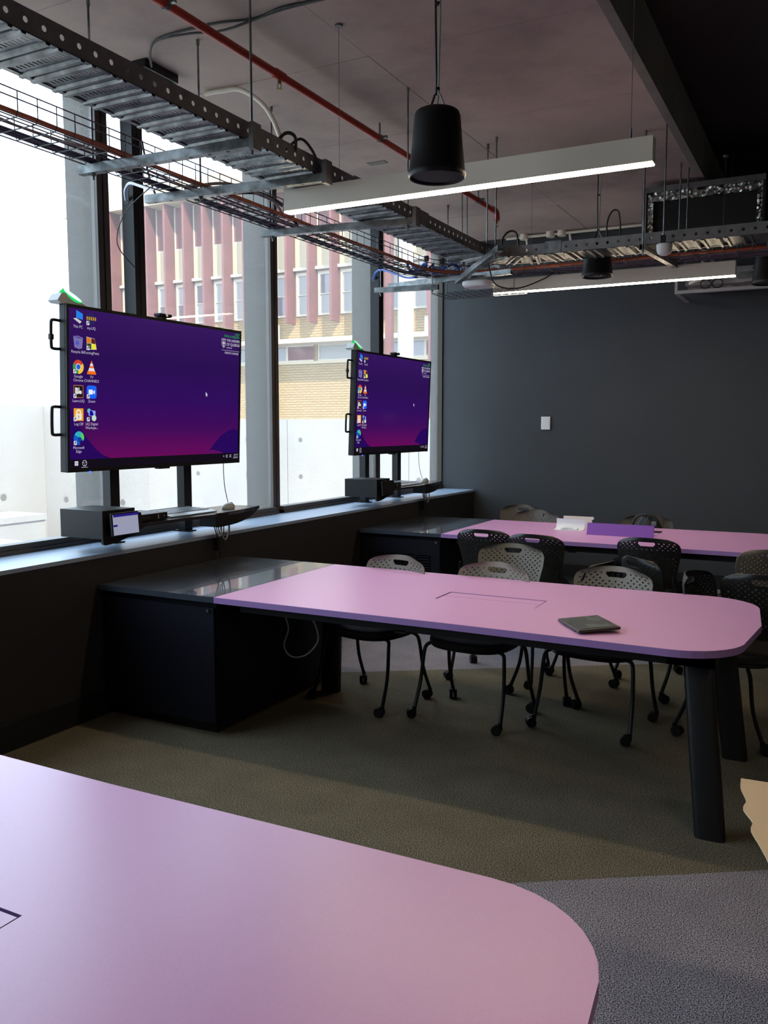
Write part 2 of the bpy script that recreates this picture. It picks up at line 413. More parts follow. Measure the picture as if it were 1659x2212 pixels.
def make_table(x0, x1, y0, y1, label, hatch_open=False, top_mat=M_pink, hatch=True, left_legs=True):
    yc = (y0+y1)/2
    t = thing('meeting_table', label, 'table', ((x0+x1)/2, yc, 0), 'pink meeting tables')
    hx0, hx1, hy0, hy1 = -1.76, -1.24, yc-0.105, yc+0.095
    top = MB(); out = table_outline(x0, x1, y0, y1)
    if hatch:
        # top with a rectangular cut-out: two halves around it
        n = len(out); half = len(out)//2
        lower = [p for p in out if p[1] <= yc]; upper = [p for p in out if p[1] > yc]
        # end cap split at hx0 / hx1
        def clip(poly, f, keep):
            res = []
            for i in range(len(poly)):
                a, b = poly[i], poly[(i+1) % len(poly)]
                fa, fb = f(a), f(b)
                if (fa >= 0) == keep or fa == 0: res.append(a)
                if (fa > 0 and fb < 0) or (fa < 0 and fb > 0):
                    s = fa/(fa-fb); res.append((a[0]+(b[0]-a[0])*s, a[1]+(b[1]-a[1])*s))
            return res
        left = clip(out, lambda p: hx0-p[0], True); rest = clip(out, lambda p: p[0]-hx0, True)
        right = clip(rest, lambda p: p[0]-hx1, True); mid = clip(rest, lambda p: hx1-p[0], True)
        front = clip(mid, lambda p: hy0-p[1], True); back = clip(mid, lambda p: p[1]-hy1, True)
        vs = []; fs = []; idx = {}
        def vid(p):
            k = (round(p[0], 4), round(p[1], 4))
            if k not in idx: idx[k] = len(vs); vs.append((k[0], k[1], TZ))
            return idx[k]
        # keep shared corner points on the left/right pieces so walls close cleanly
        left = [q for q in left]; right = [q for q in right]
        def ins(poly, pts):
            res = []
            for i in range(len(poly)):
                a, b = poly[i], poly[(i+1) % len(poly)]; res.append(a)
                on = [p for p in pts if abs(a[0]-b[0]) < 1e-6 and abs(p[0]-a[0]) < 1e-6 and min(a[1], b[1])+1e-6 < p[1] < max(a[1], b[1])-1e-6]
                on.sort(key=lambda p: abs(p[1]-a[1])); res += on
            return res
        left = ins(left, [(hx0, hy0), (hx0, hy1)]); right = ins(right, [(hx1, hy0), (hx1, hy1)])
        for poly in (left, right, front, back): fs.append([vid(p) for p in poly])
        top.sheet(vs, fs, [(0,0,-1)]*len(vs), 0.03)
    else:
        top.prism(out, TZ-0.03, TZ)
    to = top.build('tabletop', [top_mat, M_edge], t)
    for p in to.data.polygons:
        if abs(p.normal.z) < 0.5: p.material_index = 1
    if hatch:
        MB().bx(hx0-0.02, hx1+0.02, hy0-0.02, hy1+0.02, TZ-0.075, TZ-0.032).build('cable_well', M_cut, t)
        g = 0.006; ym = (hy0+hy1)/2
        if not hatch_open:
            for ya, yb in ((hy0+g, ym-0.0012), (ym+0.0012, hy1-g)):
                fo = MB().bx(hx0+g, hx1-g, ya, yb, TZ-0.02, TZ-0.002).build('hatch_flap', [top_mat, M_cut], t)
                for p in fo.data.polygons:
                    if abs(p.normal.z) < 0.5: p.material_index = 1
        else:
            MB().bx(hx0+g, hx1-g, ym+0.03, hy1-g, TZ-0.02, TZ-0.002).build('hatch_flap', top_mat, t)
            M = Matrix.Rotation(math.radians(-12), 3, 'X')
            MB().obx(((hx0+hx1)/2+0.01, hy0+0.02, TZ+0.046), (hx1-hx0, 0.014, 0.096), M).build('hatch_flap', M_purpleflap, t)
    u = MB()
    u.bx(x0+0.03, x1-0.12, y0+0.10, y0+0.15, TZ-0.085, TZ-0.031); u.bx(x0+0.03, x1-0.12, y1-0.15, y1-0.10, TZ-0.085, TZ-0.031)
    u.bx(x1-0.30, x1-0.12, y0+0.10, y1-0.10, TZ-0.085, TZ-0.031); u.bx(x0+0.03, x0+0.09, y0+0.10, y1-0.10, TZ-0.085, TZ-0.031)
    u.bx(hx0-0.03, hx0+0.03, y0+0.10, y1-0.10, TZ-0.095, TZ-0.08)
    u.build('underframe', M_blackmetal, t)
    for (sx, sy) in ((1, 0), (1, 1)):
        m = MB(); yf = (y0+0.04) if sy == 0 else (y1-0.24); yt = (y0+0.22) if sy == 0 else (y1-0.22)
        leg_slab(m, (x1-0.105, yf, 0), (x1-0.20, yt, TZ-0.032)); m.build('leg', M_blackmetal, t, smooth=True)
    if left_legs:
        for sy in (1,):
            m = MB(); yf = (y0+0.12) if sy == 0 else (y1-0.22)
            leg_slab(m, (x0+0.10, yf, 0), (x0+0.13, yf+(0.06 if sy == 0 else -0.02), TZ-0.032)); m.build('leg', M_blackmetal, t, smooth=True)
    return t
T2 = make_table(-2.765, -0.268, 3.435, 4.635, 'pink table with a closed flush cable hatch and a tablet near its edge')
T3 = make_table(-2.80, -0.268, 6.36, 7.58, 'far pink table with a raised purple flap, nearest the slate wall', hatch_open=True)
T1 = make_table(-2.765, -0.268, 0.30, 1.50, 'large pink tabletop filling the lower left foreground')

def make_cabinet(x0, x1, y0, y1, label, louvre=True):
    t = thing('credenza_cabinet', label, 'cabinet', ((x0+x1)/2, (y0+y1)/2, 0), 'black cabinets between window wall and pink tables')
    MB().bx(x0, x1-0.0015, y0, y1, TZ-0.03, TZ).build('cabinet_top', M_charcoal_top, t)
    b0 = y0+0.02
    MB().bx(x0+0.01, x1-0.012, b0+0.02, y1-0.03, 0.06, TZ-0.032).build('body', M_cab, t)
    MB().bx(x0+0.04, x1-0.05, b0+0.06, y1-0.07, 0, 0.06).build('plinth', M_basebd, t)
    # front door with louvre slots
    d = MB(); dx0, dx1 = x0+0.02, x1-0.016
    rows = [TZ-0.20-0.022*k for k in range(8)]
    cols = 4; cw = (dx1-dx0-0.16)/cols
    if louvre:
        d.bx(dx0, dx1, b0, b0+0.018, rows[0]+0.012, TZ-0.062)
        d.bx(dx0, dx1, b0, b0+0.018, 0.07, rows[-1]-0.012)
        d.bx(dx0, dx0+0.08, b0, b0+0.018, rows[-1]-0.012, rows[0]+0.012); d.bx(dx1-0.08, dx1, b0, b0+0.018, rows[-1]-0.012, rows[0]+0.012)
        for c in range(1, cols): d.bx(dx0+0.08+c*cw-0.012, dx0+0.08+c*cw+0.012, b0, b0+0.018, rows[-1]-0.012, rows[0]+0.012)
    else: d.bx(dx0, dx1, b0, b0+0.018, 0.07, TZ-0.062)
    door = d.build('door', M_cab, t)
    if louvre:
        for c in range(cols):
            for z in rows:
                M = Matrix.Rotation(math.radians(35), 3, 'X')
                MB().obx((dx0+0.08+(c+0.5)*cw, b0+0.008, z), (cw-0.024, 0.018, 0.004), M).build('louvre_slat', M_cab, door)
    MB().cyl((dx1-0.03, b0, TZ-0.075), (dx1-0.03, b0-0.012, TZ-0.075), 0.008).build('lock', M_galv, door, smooth=True)
    return t
make_cabinet(-3.555, -2.767, 3.435, 4.635, 'black cabinet joined to the table with the tablet, plain side to camera', louvre=False)
make_cabinet(-3.555, -2.802, 6.36, 7.58, 'black louvred cabinet joined to the far pink table')
make_cabinet(-3.555, -2.767, 0.30, 1.50, 'black cabinet at the window end of the foreground pink table', louvre=False)

# white cable drooping below the middle table
tag(MB().tube(smooth_path([(-2.66, 3.9, 0.655), (-2.66, 3.9, 0.60), (-2.625, 3.9, 0.50), (-2.655, 3.9, 0.40), (-2.61, 3.9, 0.345), (-2.52, 3.9, 0.36), (-2.44, 3.9, 0.44), (-2.445, 3.9, 0.52), (-2.49, 3.9, 0.60), (-2.50, 3.9, 0.645)]), 0.0045, 6)
    .build('cable', M_greyc, smooth=True, base=(-2.55, 3.9, 0.345)), 'pale looped cable hanging under the middle pink table', 'cable')

# beige table at the right edge of the picture, wavy end
wv = [(-0.173, 2.23), (-0.168, 2.17), (-0.150, 2.10), (-0.152, 2.05), (-0.128, 1.99), (-0.127, 1.945), (-0.105, 1.88), (-0.082, 1.80), (-0.075, 1.70), (-0.06, 1.55), (-0.05, 1.40)]
t = thing('beige_table', 'beige tabletop with a wavy end at the right edge', 'table', (0.6, 1.9, 0))
wv = [(p.x, p.y) for p in smooth_path([(a_, b_, 0) for a_, b_ in wv], 5)]
out_ = wv+[(1.5, 1.35), (1.5, 2.33)]; n_ = len(out_)
ins_ = [(p[0]+0.06, p[1]-0.04 if p[1] > 2.0 else p[1]+0.02) for p in wv]+[(1.46, 1.39), (1.46, 2.29)]
m = MB(); m._add([(p[0], p[1], TZ) for p in out_]+[(p[0], p[1], TZ-0.004) for p in out_]+[(p[0], p[1], TZ-0.03) for p in ins_],
    [tuple(range(n_)), tuple(range(3*n_-1, 2*n_-1, -1))]+[(n_+i, n_+(i+1) % n_, (i+1) % n_, i) for i in range(n_)]+[(2*n_+i, 2*n_+(i+1) % n_, n_+(i+1) % n_, n_+i) for i in range(n_)])
m.build('tabletop', M_beige, t)
MB().bx(0.25, 1.4, 1.5, 2.15, TZ-0.08, TZ-0.032).build('underframe', M_blackmetal, t)
for x in (0.40, 1.3):
    for y in (1.55, 2.05):
        m = MB(); leg_slab(m, (x, y, 0), (x, y, TZ-0.08)); m.build('leg', M_blackmetal, t, smooth=True)

# ================================================================== CHAIRS (one-piece perforated back, four castor legs); chair faces local +y
def shell_mesh():
    NU, NV = 25, 24
    zt, zb = 0.825, 0.455
    def hw(s):     # half width against height 0..1
        pts = [(0, 0.235), (0.06, 0.222), (0.14, 0.196), (0.25, 0.192), (0.45, 0.205), (0.65, 0.221), (0.80, 0.224), (0.88, 0.214), (0.93, 0.197), (0.965, 0.172), (1.0, 0.135)]
        for i in range(len(pts)-1):
            if pts[i][0] <= s <= pts[i+1][0]:
                t = (s-pts[i][0])/(pts[i+1][0]-pts[i][0]); return pts[i][1]+t*(pts[i+1][1]-pts[i][1])
        return pts[-1][1]
    def pos(u, s):
        u2 = u; x = u2*hw(s)
        z = zb+(zt-zb)*s - 0.012*(u*u)*max(0, (s-0.8)/0.2)
        wing = max(0, (0.16-s)/0.16)
        y = -0.205-0.075*s**1.2+0.055*u*u+0.05*wing*u*u
        return Vector((x, y, z))
    def lam(j):
        return j/NV
    vs = []; fs = []; idx = {}
    def vid(i, j):
        if (i, j) not in idx:
            idx[(i, j)] = len(vs); vs.append(pos(2*i/NU-1, lam(j)))
        return idx[(i, j)]
    slot = {(i, j) for j in (20, 21) for i in range(9, 16)}
    slot -= {(9, 20), (15, 20)}
    for j in range(NV):
        for i in range(NU):
            if (i, j) in slot: continue
            c = [vid(i, j), vid(i+1, j), vid(i+1, j+1), vid(i, j+1)]
            near = any((i+a, j+b) in slot for a in (-1, 0, 1) for b in (-1, 0, 1))
            hole = (i+j) % 2 == 0 and 1 <= i < NU-1 and 4 <= j < NV-2 and not near
            if hole:
                m = pos(2*(i+0.5)/NU-1, lam(j+0.5)); h = []
                for k in range(4):
                    mid = (vs[c[k]]+vs[c[(k+1) % 4]])/2
                    h.append(len(vs)); vs.append(m+(mid-m)*0.78)
                for k in range(4):
                    fs.append((c[k], c[(k+1) % 4], h[k])); fs.append((c[(k+1) % 4], h[(k+1) % 4], h[k]))
            elif (i, j) in ((9, 20), (15, 20)):
                # rounded lower corners of the grip: triangle
                if i == 9: fs.append((c[0], c[1], c[3]))
                else: fs.append((c[0], c[1], c[2]))
            else: fs.append(tuple(c))
    nr = [Vector((0, 1, 0.15)).normalized()]*len(vs)
    mb = MB(); mb.sheet(vs, [tuple(q) for q in fs], nr, 0.007)
    return mb
def superellipse(a, b, n, k=2.8, c=(0, 0)):
    out = []
    for i in range(n):
        t = 2*PI*i/n; ct, st = math.cos(t), math.sin(t)
        out.append((c[0]+a*math.copysign(abs(ct)**(2/k), ct), c[1]+b*math.copysign(abs(st)**(2/k), st)))
    return out
def make_chair(shell_mat):
    t = thing('task_chair', 'x', 'chair')
    shell_mesh().build('backrest', shell_mat, t, smooth=True, ang=35)
    s = MB(); n = 36
    rings = []
    for sc, z in ((0.90, 0.415), (1.0, 0.428), (1.0, 0.448), (0.95, 0.458), (0.7, 0.452), (0.35, 0.446), (0.05, 0.444)):
        rings.append([(x*sc, y*sc+0.01, z+(0.0 if sc > 0.9 else 0)) for x, y in superellipse(0.232, 0.225, n)])
    vs = [p for r in rings for p in r]
    fs = [tuple(range(n-1, -1, -1)), tuple((len(rings)-1)*n+i for i in range(n))]
    for r in range(len(rings)-1): fs += [(r*n+i, r*n+(i+1) % n, (r+1)*n+(i+1) % n, (r+1)*n+i) for i in range(n)]
    s._add(vs, fs); s.build('seat', M_seat, t, smooth=True)
    fr = MB()
    fr.tube([(x, y+0.01, 0.412) for x, y in superellipse(0.222, 0.205, 28)], 0.009, 6, closed=True)
    for sx in (-1, 1): fr.tube([(sx*0.205, -0.10, 0.41), (sx*0.205, -0.19, 0.43), (sx*0.19, -0.225, 0.50), (sx*0.185, -0.235, 0.56)], 0.011, 8)
    fr.build('seat_frame', M_blackmetal, t, smooth=True)
    for sx in (-1, 1):
        for sy, fy in ((1, 0.225), (-1, -0.215)):
            ty = 0.12 if sy > 0 else -0.10
            m = MB().tube(smooth_path([(sx*0.19, ty, 0.410), (sx*0.228, ty+0.012*sy, 0.402), (sx*0.243, ty+0.03*sy, 0.36), (sx*0.252, (ty+fy)/2, 0.20), (sx*0.260, fy, 0.055)], 4), 0.0105, 8)
            lg = m.build('leg', M_blackmetal, t, smooth=True)
            w = MB(); a = random.uniform(0, PI); dx, dy = math.cos(a), math.sin(a)
            cx, cy = sx*0.260+0.018*dx, fy+0.018*dy; nx, ny = -dy, dx
            for s2 in (-1, 1):
                w.cyl((cx+nx*0.004*s2, cy+ny*0.004*s2, 0.027), (cx+nx*0.021*s2, cy+ny*0.021*s2, 0.027), 0.027, 14)
            w.cyl((sx*0.260, fy, 0.03), (sx*0.260, fy, 0.066), 0.012, 8)
            w.build('castor', M_blackplastic, lg, smooth=True)
    return t
CH = {'putty': make_chair(M_putty), 'black': make_chair(M_blkshell), 'taupe': make_chair(M_brownp)}
used = set()
def place_chair(kind, x, y, fx, fy, label, group):
    o = CH[kind] if kind not in used else copy_tree(CH[kind])
    used.add(kind)
    o.location = (x, y, 0); o.rotation_euler = (0, 0, math.atan2(fy, fx)-PI/2)
    o['label'] = label; o['group'] = group; o['category'] = 'chair'
    return o
GA, GB, GC = 'putty chairs along the middle table', 'black chairs between the tables', 'taupe chairs by the slate wall'
place_chair('putty', -2.37, 4.405, -0.22, -1, 'putty grey perforated chair nearest the windows at the middle table', GA)
place_chair('putty', -1.725, 4.41, -0.10, -1, 'putty grey chair at the middle table directly behind the closed hatch', GA)
place_chair('putty', -1.87, 5.22, 0.06, -1, 'putty grey chair standing back behind another putty chair', GA)
place_chair('putty', -1.09, 4.57, -0.12, -1, 'putty grey chair behind the tablet, rightmost of the putty chairs', GA)
place_chair('black', -2.36, 6.40, 0.03, 1, 'black perforated chair beside the louvred cabinet at the far table', GB)
place_chair('black', -1.905, 6.29, 0.10, 1, 'black chair second from the louvred cabinet at the far table', GB)
place_chair('black', -1.14, 6.46, 0.06, 1, 'black chair in front of the purple flap at the far table', GB)
place_chair('black', -1.40, 5.06, -0.97, 0.20, 'black chair turned sideways just behind the rightmost putty chair', GB)
place_chair('black', -0.86, 5.43, 0.72, 0.66, 'black chair turned away diagonally in the aisle between the tables', GB)
place_chair('black', -0.42, 4.80, 0.97, -0.22, 'black chair seen edge-on behind the far corner of the middle table', GB)
place_chair('black', -0.30, 5.18, 0.05, 1, 'black chair facing away at the right end of the middle table', GB)
place_chair('taupe', -0.44, 6.22, -0.45, 0.85, 'taupe chair at the near right corner of the far table', GC)
place_chair('taupe', -2.76, 8.02, -0.05, -1, 'taupe chair against the slate wall, nearest the window corner', GC)
place_chair('taupe', -2.46, 7.56, -0.05, -1, 'taupe chair tucked behind the far table, second from the window corner', GC)
place_chair('taupe', -1.46, 7.56, -0.05, -1, 'taupe chair behind the far table carrying the black bag', GC)

# ================================================================== DISPLAYS
def screen_material():
    m = bpy.data.materials.new('desktop_wallpaper'); m.use_nodes = True
    nt = m.node_tree; nt.nodes.clear(); L = nt.links.new
    tc = nt.nodes.new('ShaderNodeTexCoord'); sp = nt.nodes.new('ShaderNodeSeparateXYZ'); L(tc.outputs['Generated'], sp.inputs[0])
    r = nt.nodes.new('ShaderNodeValToRGB'); e = r.color_ramp.elements
    e[0].position = 0.0; e[0].color = (*srgb(112, 10, 92), 1)
    e[1].position = 1.0; e[1].color = (*srgb(54, 22, 96), 1)
    for p, c in ((0.10, (98, 12, 92)), (0.26, (66, 12, 92)), (0.45, (50, 14, 96)), (0.7, (44, 16, 84))):
        k = e.new(p); k.color = (*srgb(*c), 1)
    L(sp.outputs['Z'], r.inputs[0])
    em = nt.nodes.new('ShaderNodeEmission'); L(r.outputs[0], em.inputs[0]); em.inputs[1].default_value = 0.74
    gl = nt.nodes.new('ShaderNodeBsdfGlossy'); gl.inputs['Roughness'].default_value = 0.15; gl.inputs['Color'].default_value = (0.02, 0.02, 0.02, 1)
    a = nt.nodes.new('ShaderNodeAddShader'); o = nt.nodes.new('ShaderNodeOutputMaterial')
    L(em.outputs[0], a.inputs[0]); L(gl.outputs[0], a.inputs[1]); L(a.outputs[0], o.inputs[0])
    return m
M_wall_paper = screen_material()
M_hill = emis('wallpaper_hill', srgb(40, 10, 92), 0.75); M_hill2 = emis('wallpaper_mound', srgb(96, 16, 96), 0.75); M_task = emis('taskbar', srgb(20, 15, 26), 0.75)
def EC(r, g, b): return emis('pixel_%d_%d_%d' % (r, g, b), srgb(r, g, b), 0.8)
TW, TH = 1.535, 0.905      # display outside size (y, z)
XF = -3.70
def text_mesh(s, size, y, z, x, align='CENTER'):
    cu = bpy.data.curves.new('caption', 'FONT'); cu.body = s; cu.size = size; cu.align_x = align; cu.fill_mode = 'FRONT'
    ob = bpy.data.objects.new('caption', cu); COL.objects.link(ob)
    bpy.context.view_layer.update()
    me = bpy.data.meshes.new_from_object(ob.evaluated_get(bpy.context.evaluated_depsgraph_get()))
    bpy.data.objects.remove(ob)
    mb = MB(); mb._add([(x, y+v.co.x, z+v.co.y) for v in me.vertices], [tuple(p.vertices) for p in me.polygons])
    bpy.data.meshes.remove(me); return mb
def flat(mb, pts, x=0.0):   # polygon (y,z) facing +x
    mb._add([(x, p[0], p[1]) for p in pts], [tuple(range(len(pts)))])
def rect(y0, y1, z0, z1): return [(y0, z0), (y1, z0), (y1, z1), (y0, z1)]
def disc(cy, cz, r, n=24, a0=0, a1=2*PI):
    return [(cy+r*math.cos(a0+(a1-a0)*i/n), cz+r*math.sin(a0+(a1-a0)*i/n)) for i in range(n if abs(a1-a0-2*PI) < 1e-6 else n+1)]
def sector(cy, cz, r, a0, a1, n=12): return [(cy, cz)]+disc(cy, cz, r, n, a0, a1)
class Icon:
    def __init__(s): s.mb = MB(); s.mats = []; s.d = 0.0
    def add(s, pts, col):
        m = EC(*col)
        if m not in s.mats: s.mats.append(m)
        s.mb.cur = s.mats.index(m); flat(s.mb, pts, s.d); s.d += 0.0002
    def shortcut(s, y, z):
        s.add(rect(y-0.036, y-0.016, z-0.036, z-0.014), (220, 220, 225)); s.add([(y-0.032, z-0.032), (y-0.028, z-0.032), (y-0.019, z-0.02), (y-0.019, z-0.026), (y-0.017, z-0.017), (y-0.027, z-0.018)], (60, 70, 110))
def icon_shapes(k, y, z):
    i = Icon(); a = 0.034
    if k == 0:   # laptop
        i.add([(y-0.012, z+0.036), (y+0.034, z+0.020), (y+0.034, z-0.012), (y-0.012, z-0.004)], (40, 130, 230))
        i.add([(y-0.034, z-0.010), (y+0.012, z-0.034), (y+0.026, z-0.022), (y-0.012, z-0.006)], (200, 200, 205))
    if k == 1:
        i.add(disc(y, z, a), (44, 34, 92)); i.mb_text = None
        for q in range(5): i.add(rect(y-0.034+q*0.0145, y-0.034+q*0.0145+0.009, z-0.008, z+0.010), (190, 150, 30))
        i.shortcut(y, z)
    if k == 2:   # bin
        i.add([(y-0.034, z+0.03), (y, z+0.036), (y+0.034, z+0.026), (y+0.028, z-0.03), (y+0.006, z-0.036), (y-0.026, z-0.028)], (120, 110, 170))
        i.add([(y-0.030, z+0.026), (y+0.004, z+0.020), (y+0.030, z+0.024), (y, z+0.033)], (90, 80, 140)); i.add(disc(y-0.006, z-0.004, 0.012), (70, 90, 190))
    if k == 3:
        i.add([(y-0.036, z+0.036), (y+0.026, z+0.028), (y+0.038, z-0.030), (y-0.032, z-0.034)], (200, 200, 190))
        i.add([(y-0.034, z+0.034), (y-0.006, z+0.030), (y-0.004, z+0.002), (y-0.033, z+0.002)], (225, 120, 30))
        i.add([(y-0.002, z+0.030), (y+0.026, z+0.026), (y+0.03, z+0.0), (y-0.002, z+0.002)], (90, 35, 25))
        i.add([(y-0.032, z+0.0), (y-0.002, z+0.0), (y-0.002, z-0.03), (y-0.03, z-0.03)], (50, 70, 30))
        i.add([(y, z+0.0), (y+0.03, z-0.002), (y+0.036, z-0.028), (y+0.002, z-0.03)], (235, 225, 60)); i.shortcut(y, z)
    if k == 4:   # round browser mark
        i.add(sector(y, z, 0.038, PI*0.17, PI*0.83), (205, 65, 50)); i.add(sector(y, z, 0.038, PI*0.83, PI*1.5), (55, 150, 80))
        i.add(sector(y, z, 0.038, -PI*0.5, PI*0.17), (240, 195, 60)); i.add(disc(y, z, 0.018), (235, 235, 240)); i.add(disc(y, z, 0.0145), (40, 90, 215)); i.shortcut(y, z)
    if k == 5:   # cone
        i.add([(y-0.034, z-0.036), (y+0.034, z-0.036), (y+0.028, z-0.018), (y-0.028, z-0.018)], (240, 110, 25))
        for f0, f1, c in ((0, 0.3, (225, 225, 228)), (0.3, 0.5, (240, 110, 25)), (0.5, 0.75, (225, 225, 228)), (0.75, 1, (240, 95, 40))):
            w0, w1 = 0.022*(1-f0)+0.002, 0.022*(1-f1)+0.002; z0 = z-0.018+0.056*f0; z1 = z-0.018+0.056*f1
            i.add([(y-w0, z0), (y+w0, z0), (y+w1, z1), (y-w1, z1)], c)
    if k == 6:
        i.add(rect(y-a, y+a, z-a, z+a), (190, 120, 60)); i.add(rect(y-a+0.003, y+a-0.003, z-a+0.003, z+a-0.003), (30, 24, 30))
        for (y0, w) in ((y-0.024, 0.006), (y+0.0, 0.006)): i.add(rect(y0, y0+w, z-0.012, z+0.022), (215, 215, 215))
        i.add(disc(y-0.012, z+0.012, 0.009), (215, 215, 215)); i.add(disc(y-0.010, z-0.005, 0.010), (215, 215, 215)); i.add(disc(y+0.013, z-0.004, 0.010), (215, 215, 215)); i.shortcut(y, z)
    if k == 7:   # camera mark
        i.add([(p[0], p[1]) for p in superellipse(0.036, 0.036, 32, 5, (y, z))], (30, 100, 240))
        i.add(rect(y-0.022, y+0.008, z-0.013, z+0.013), (235, 240, 250)); i.add([(y+0.011, z-0.004), (y+0.023, z-0.012), (y+0.023, z+0.012), (y+0.011, z+0.004)], (235, 240, 250)); i.shortcut(y, z)
    if k == 8:   # padlock
        i.add(rect(y-a, y+a, z-a, z+a), (235, 165, 45)); i.add(disc(y, z+0.010, 0.019), (235, 230, 215)); i.add(disc(y, z+0.008, 0.011), (235, 165, 45))
        i.add(rect(y-0.021, y+0.021, z-0.028, z+0.006), (235, 230, 215)); i.add(rect(y-0.003, y+0.003, z-0.02, z-0.004), (150, 140, 120)); i.shortcut(y, z)
    if k == 9:
        i.add(disc(y-0.020, z+0.022, 0.013), (60, 190, 170)); i.add([(y-0.026, z+0.028), (y+0.028, z+0.022), (y+0.026, z-0.010), (y-0.022, z-0.006)], (150, 160, 235))
        i.add([(y-0.014, z+0.024), (y+0.004, z+0.022), (y+0.016, z-0.006), (y-0.016, z-0.004)], (10, 10, 150)); i.add(disc(y+0.016, z-0.018, 0.017), (190, 220, 205)); i.shortcut(y, z)
    if k == 10:  # swirl
        i.add(disc(y, z, 0.036), (20, 95, 195)); i.add(sector(y+0.002, z+0.004, 0.035, -0.2, PI*0.85), (50, 175, 190)); i.add(sector(y+0.006, z+0.004, 0.032, -0.5, PI*0.35), (85, 200, 100))
        i.add(disc(y+0.006, z-0.006, 0.014), (25, 60, 160)); i.add(disc(y+0.020, z-0.026, 0.014), (40, 12, 92)); i.shortcut(y, z)
    return i
CAP = ['This PC', 'my.UQ', 'Recycle Bin', 'TurningPoint', 'Google|Chrome', 'TV|CHANNELS', 'Learn.UQ', 'Zoom', 'Log Off', 'UQ Digital|Workspa...', 'Microsoft|Edge']
M_txt = EC(190, 182, 205); M_grn = EC(30, 150, 60); M_logo = EC(205, 200, 215)

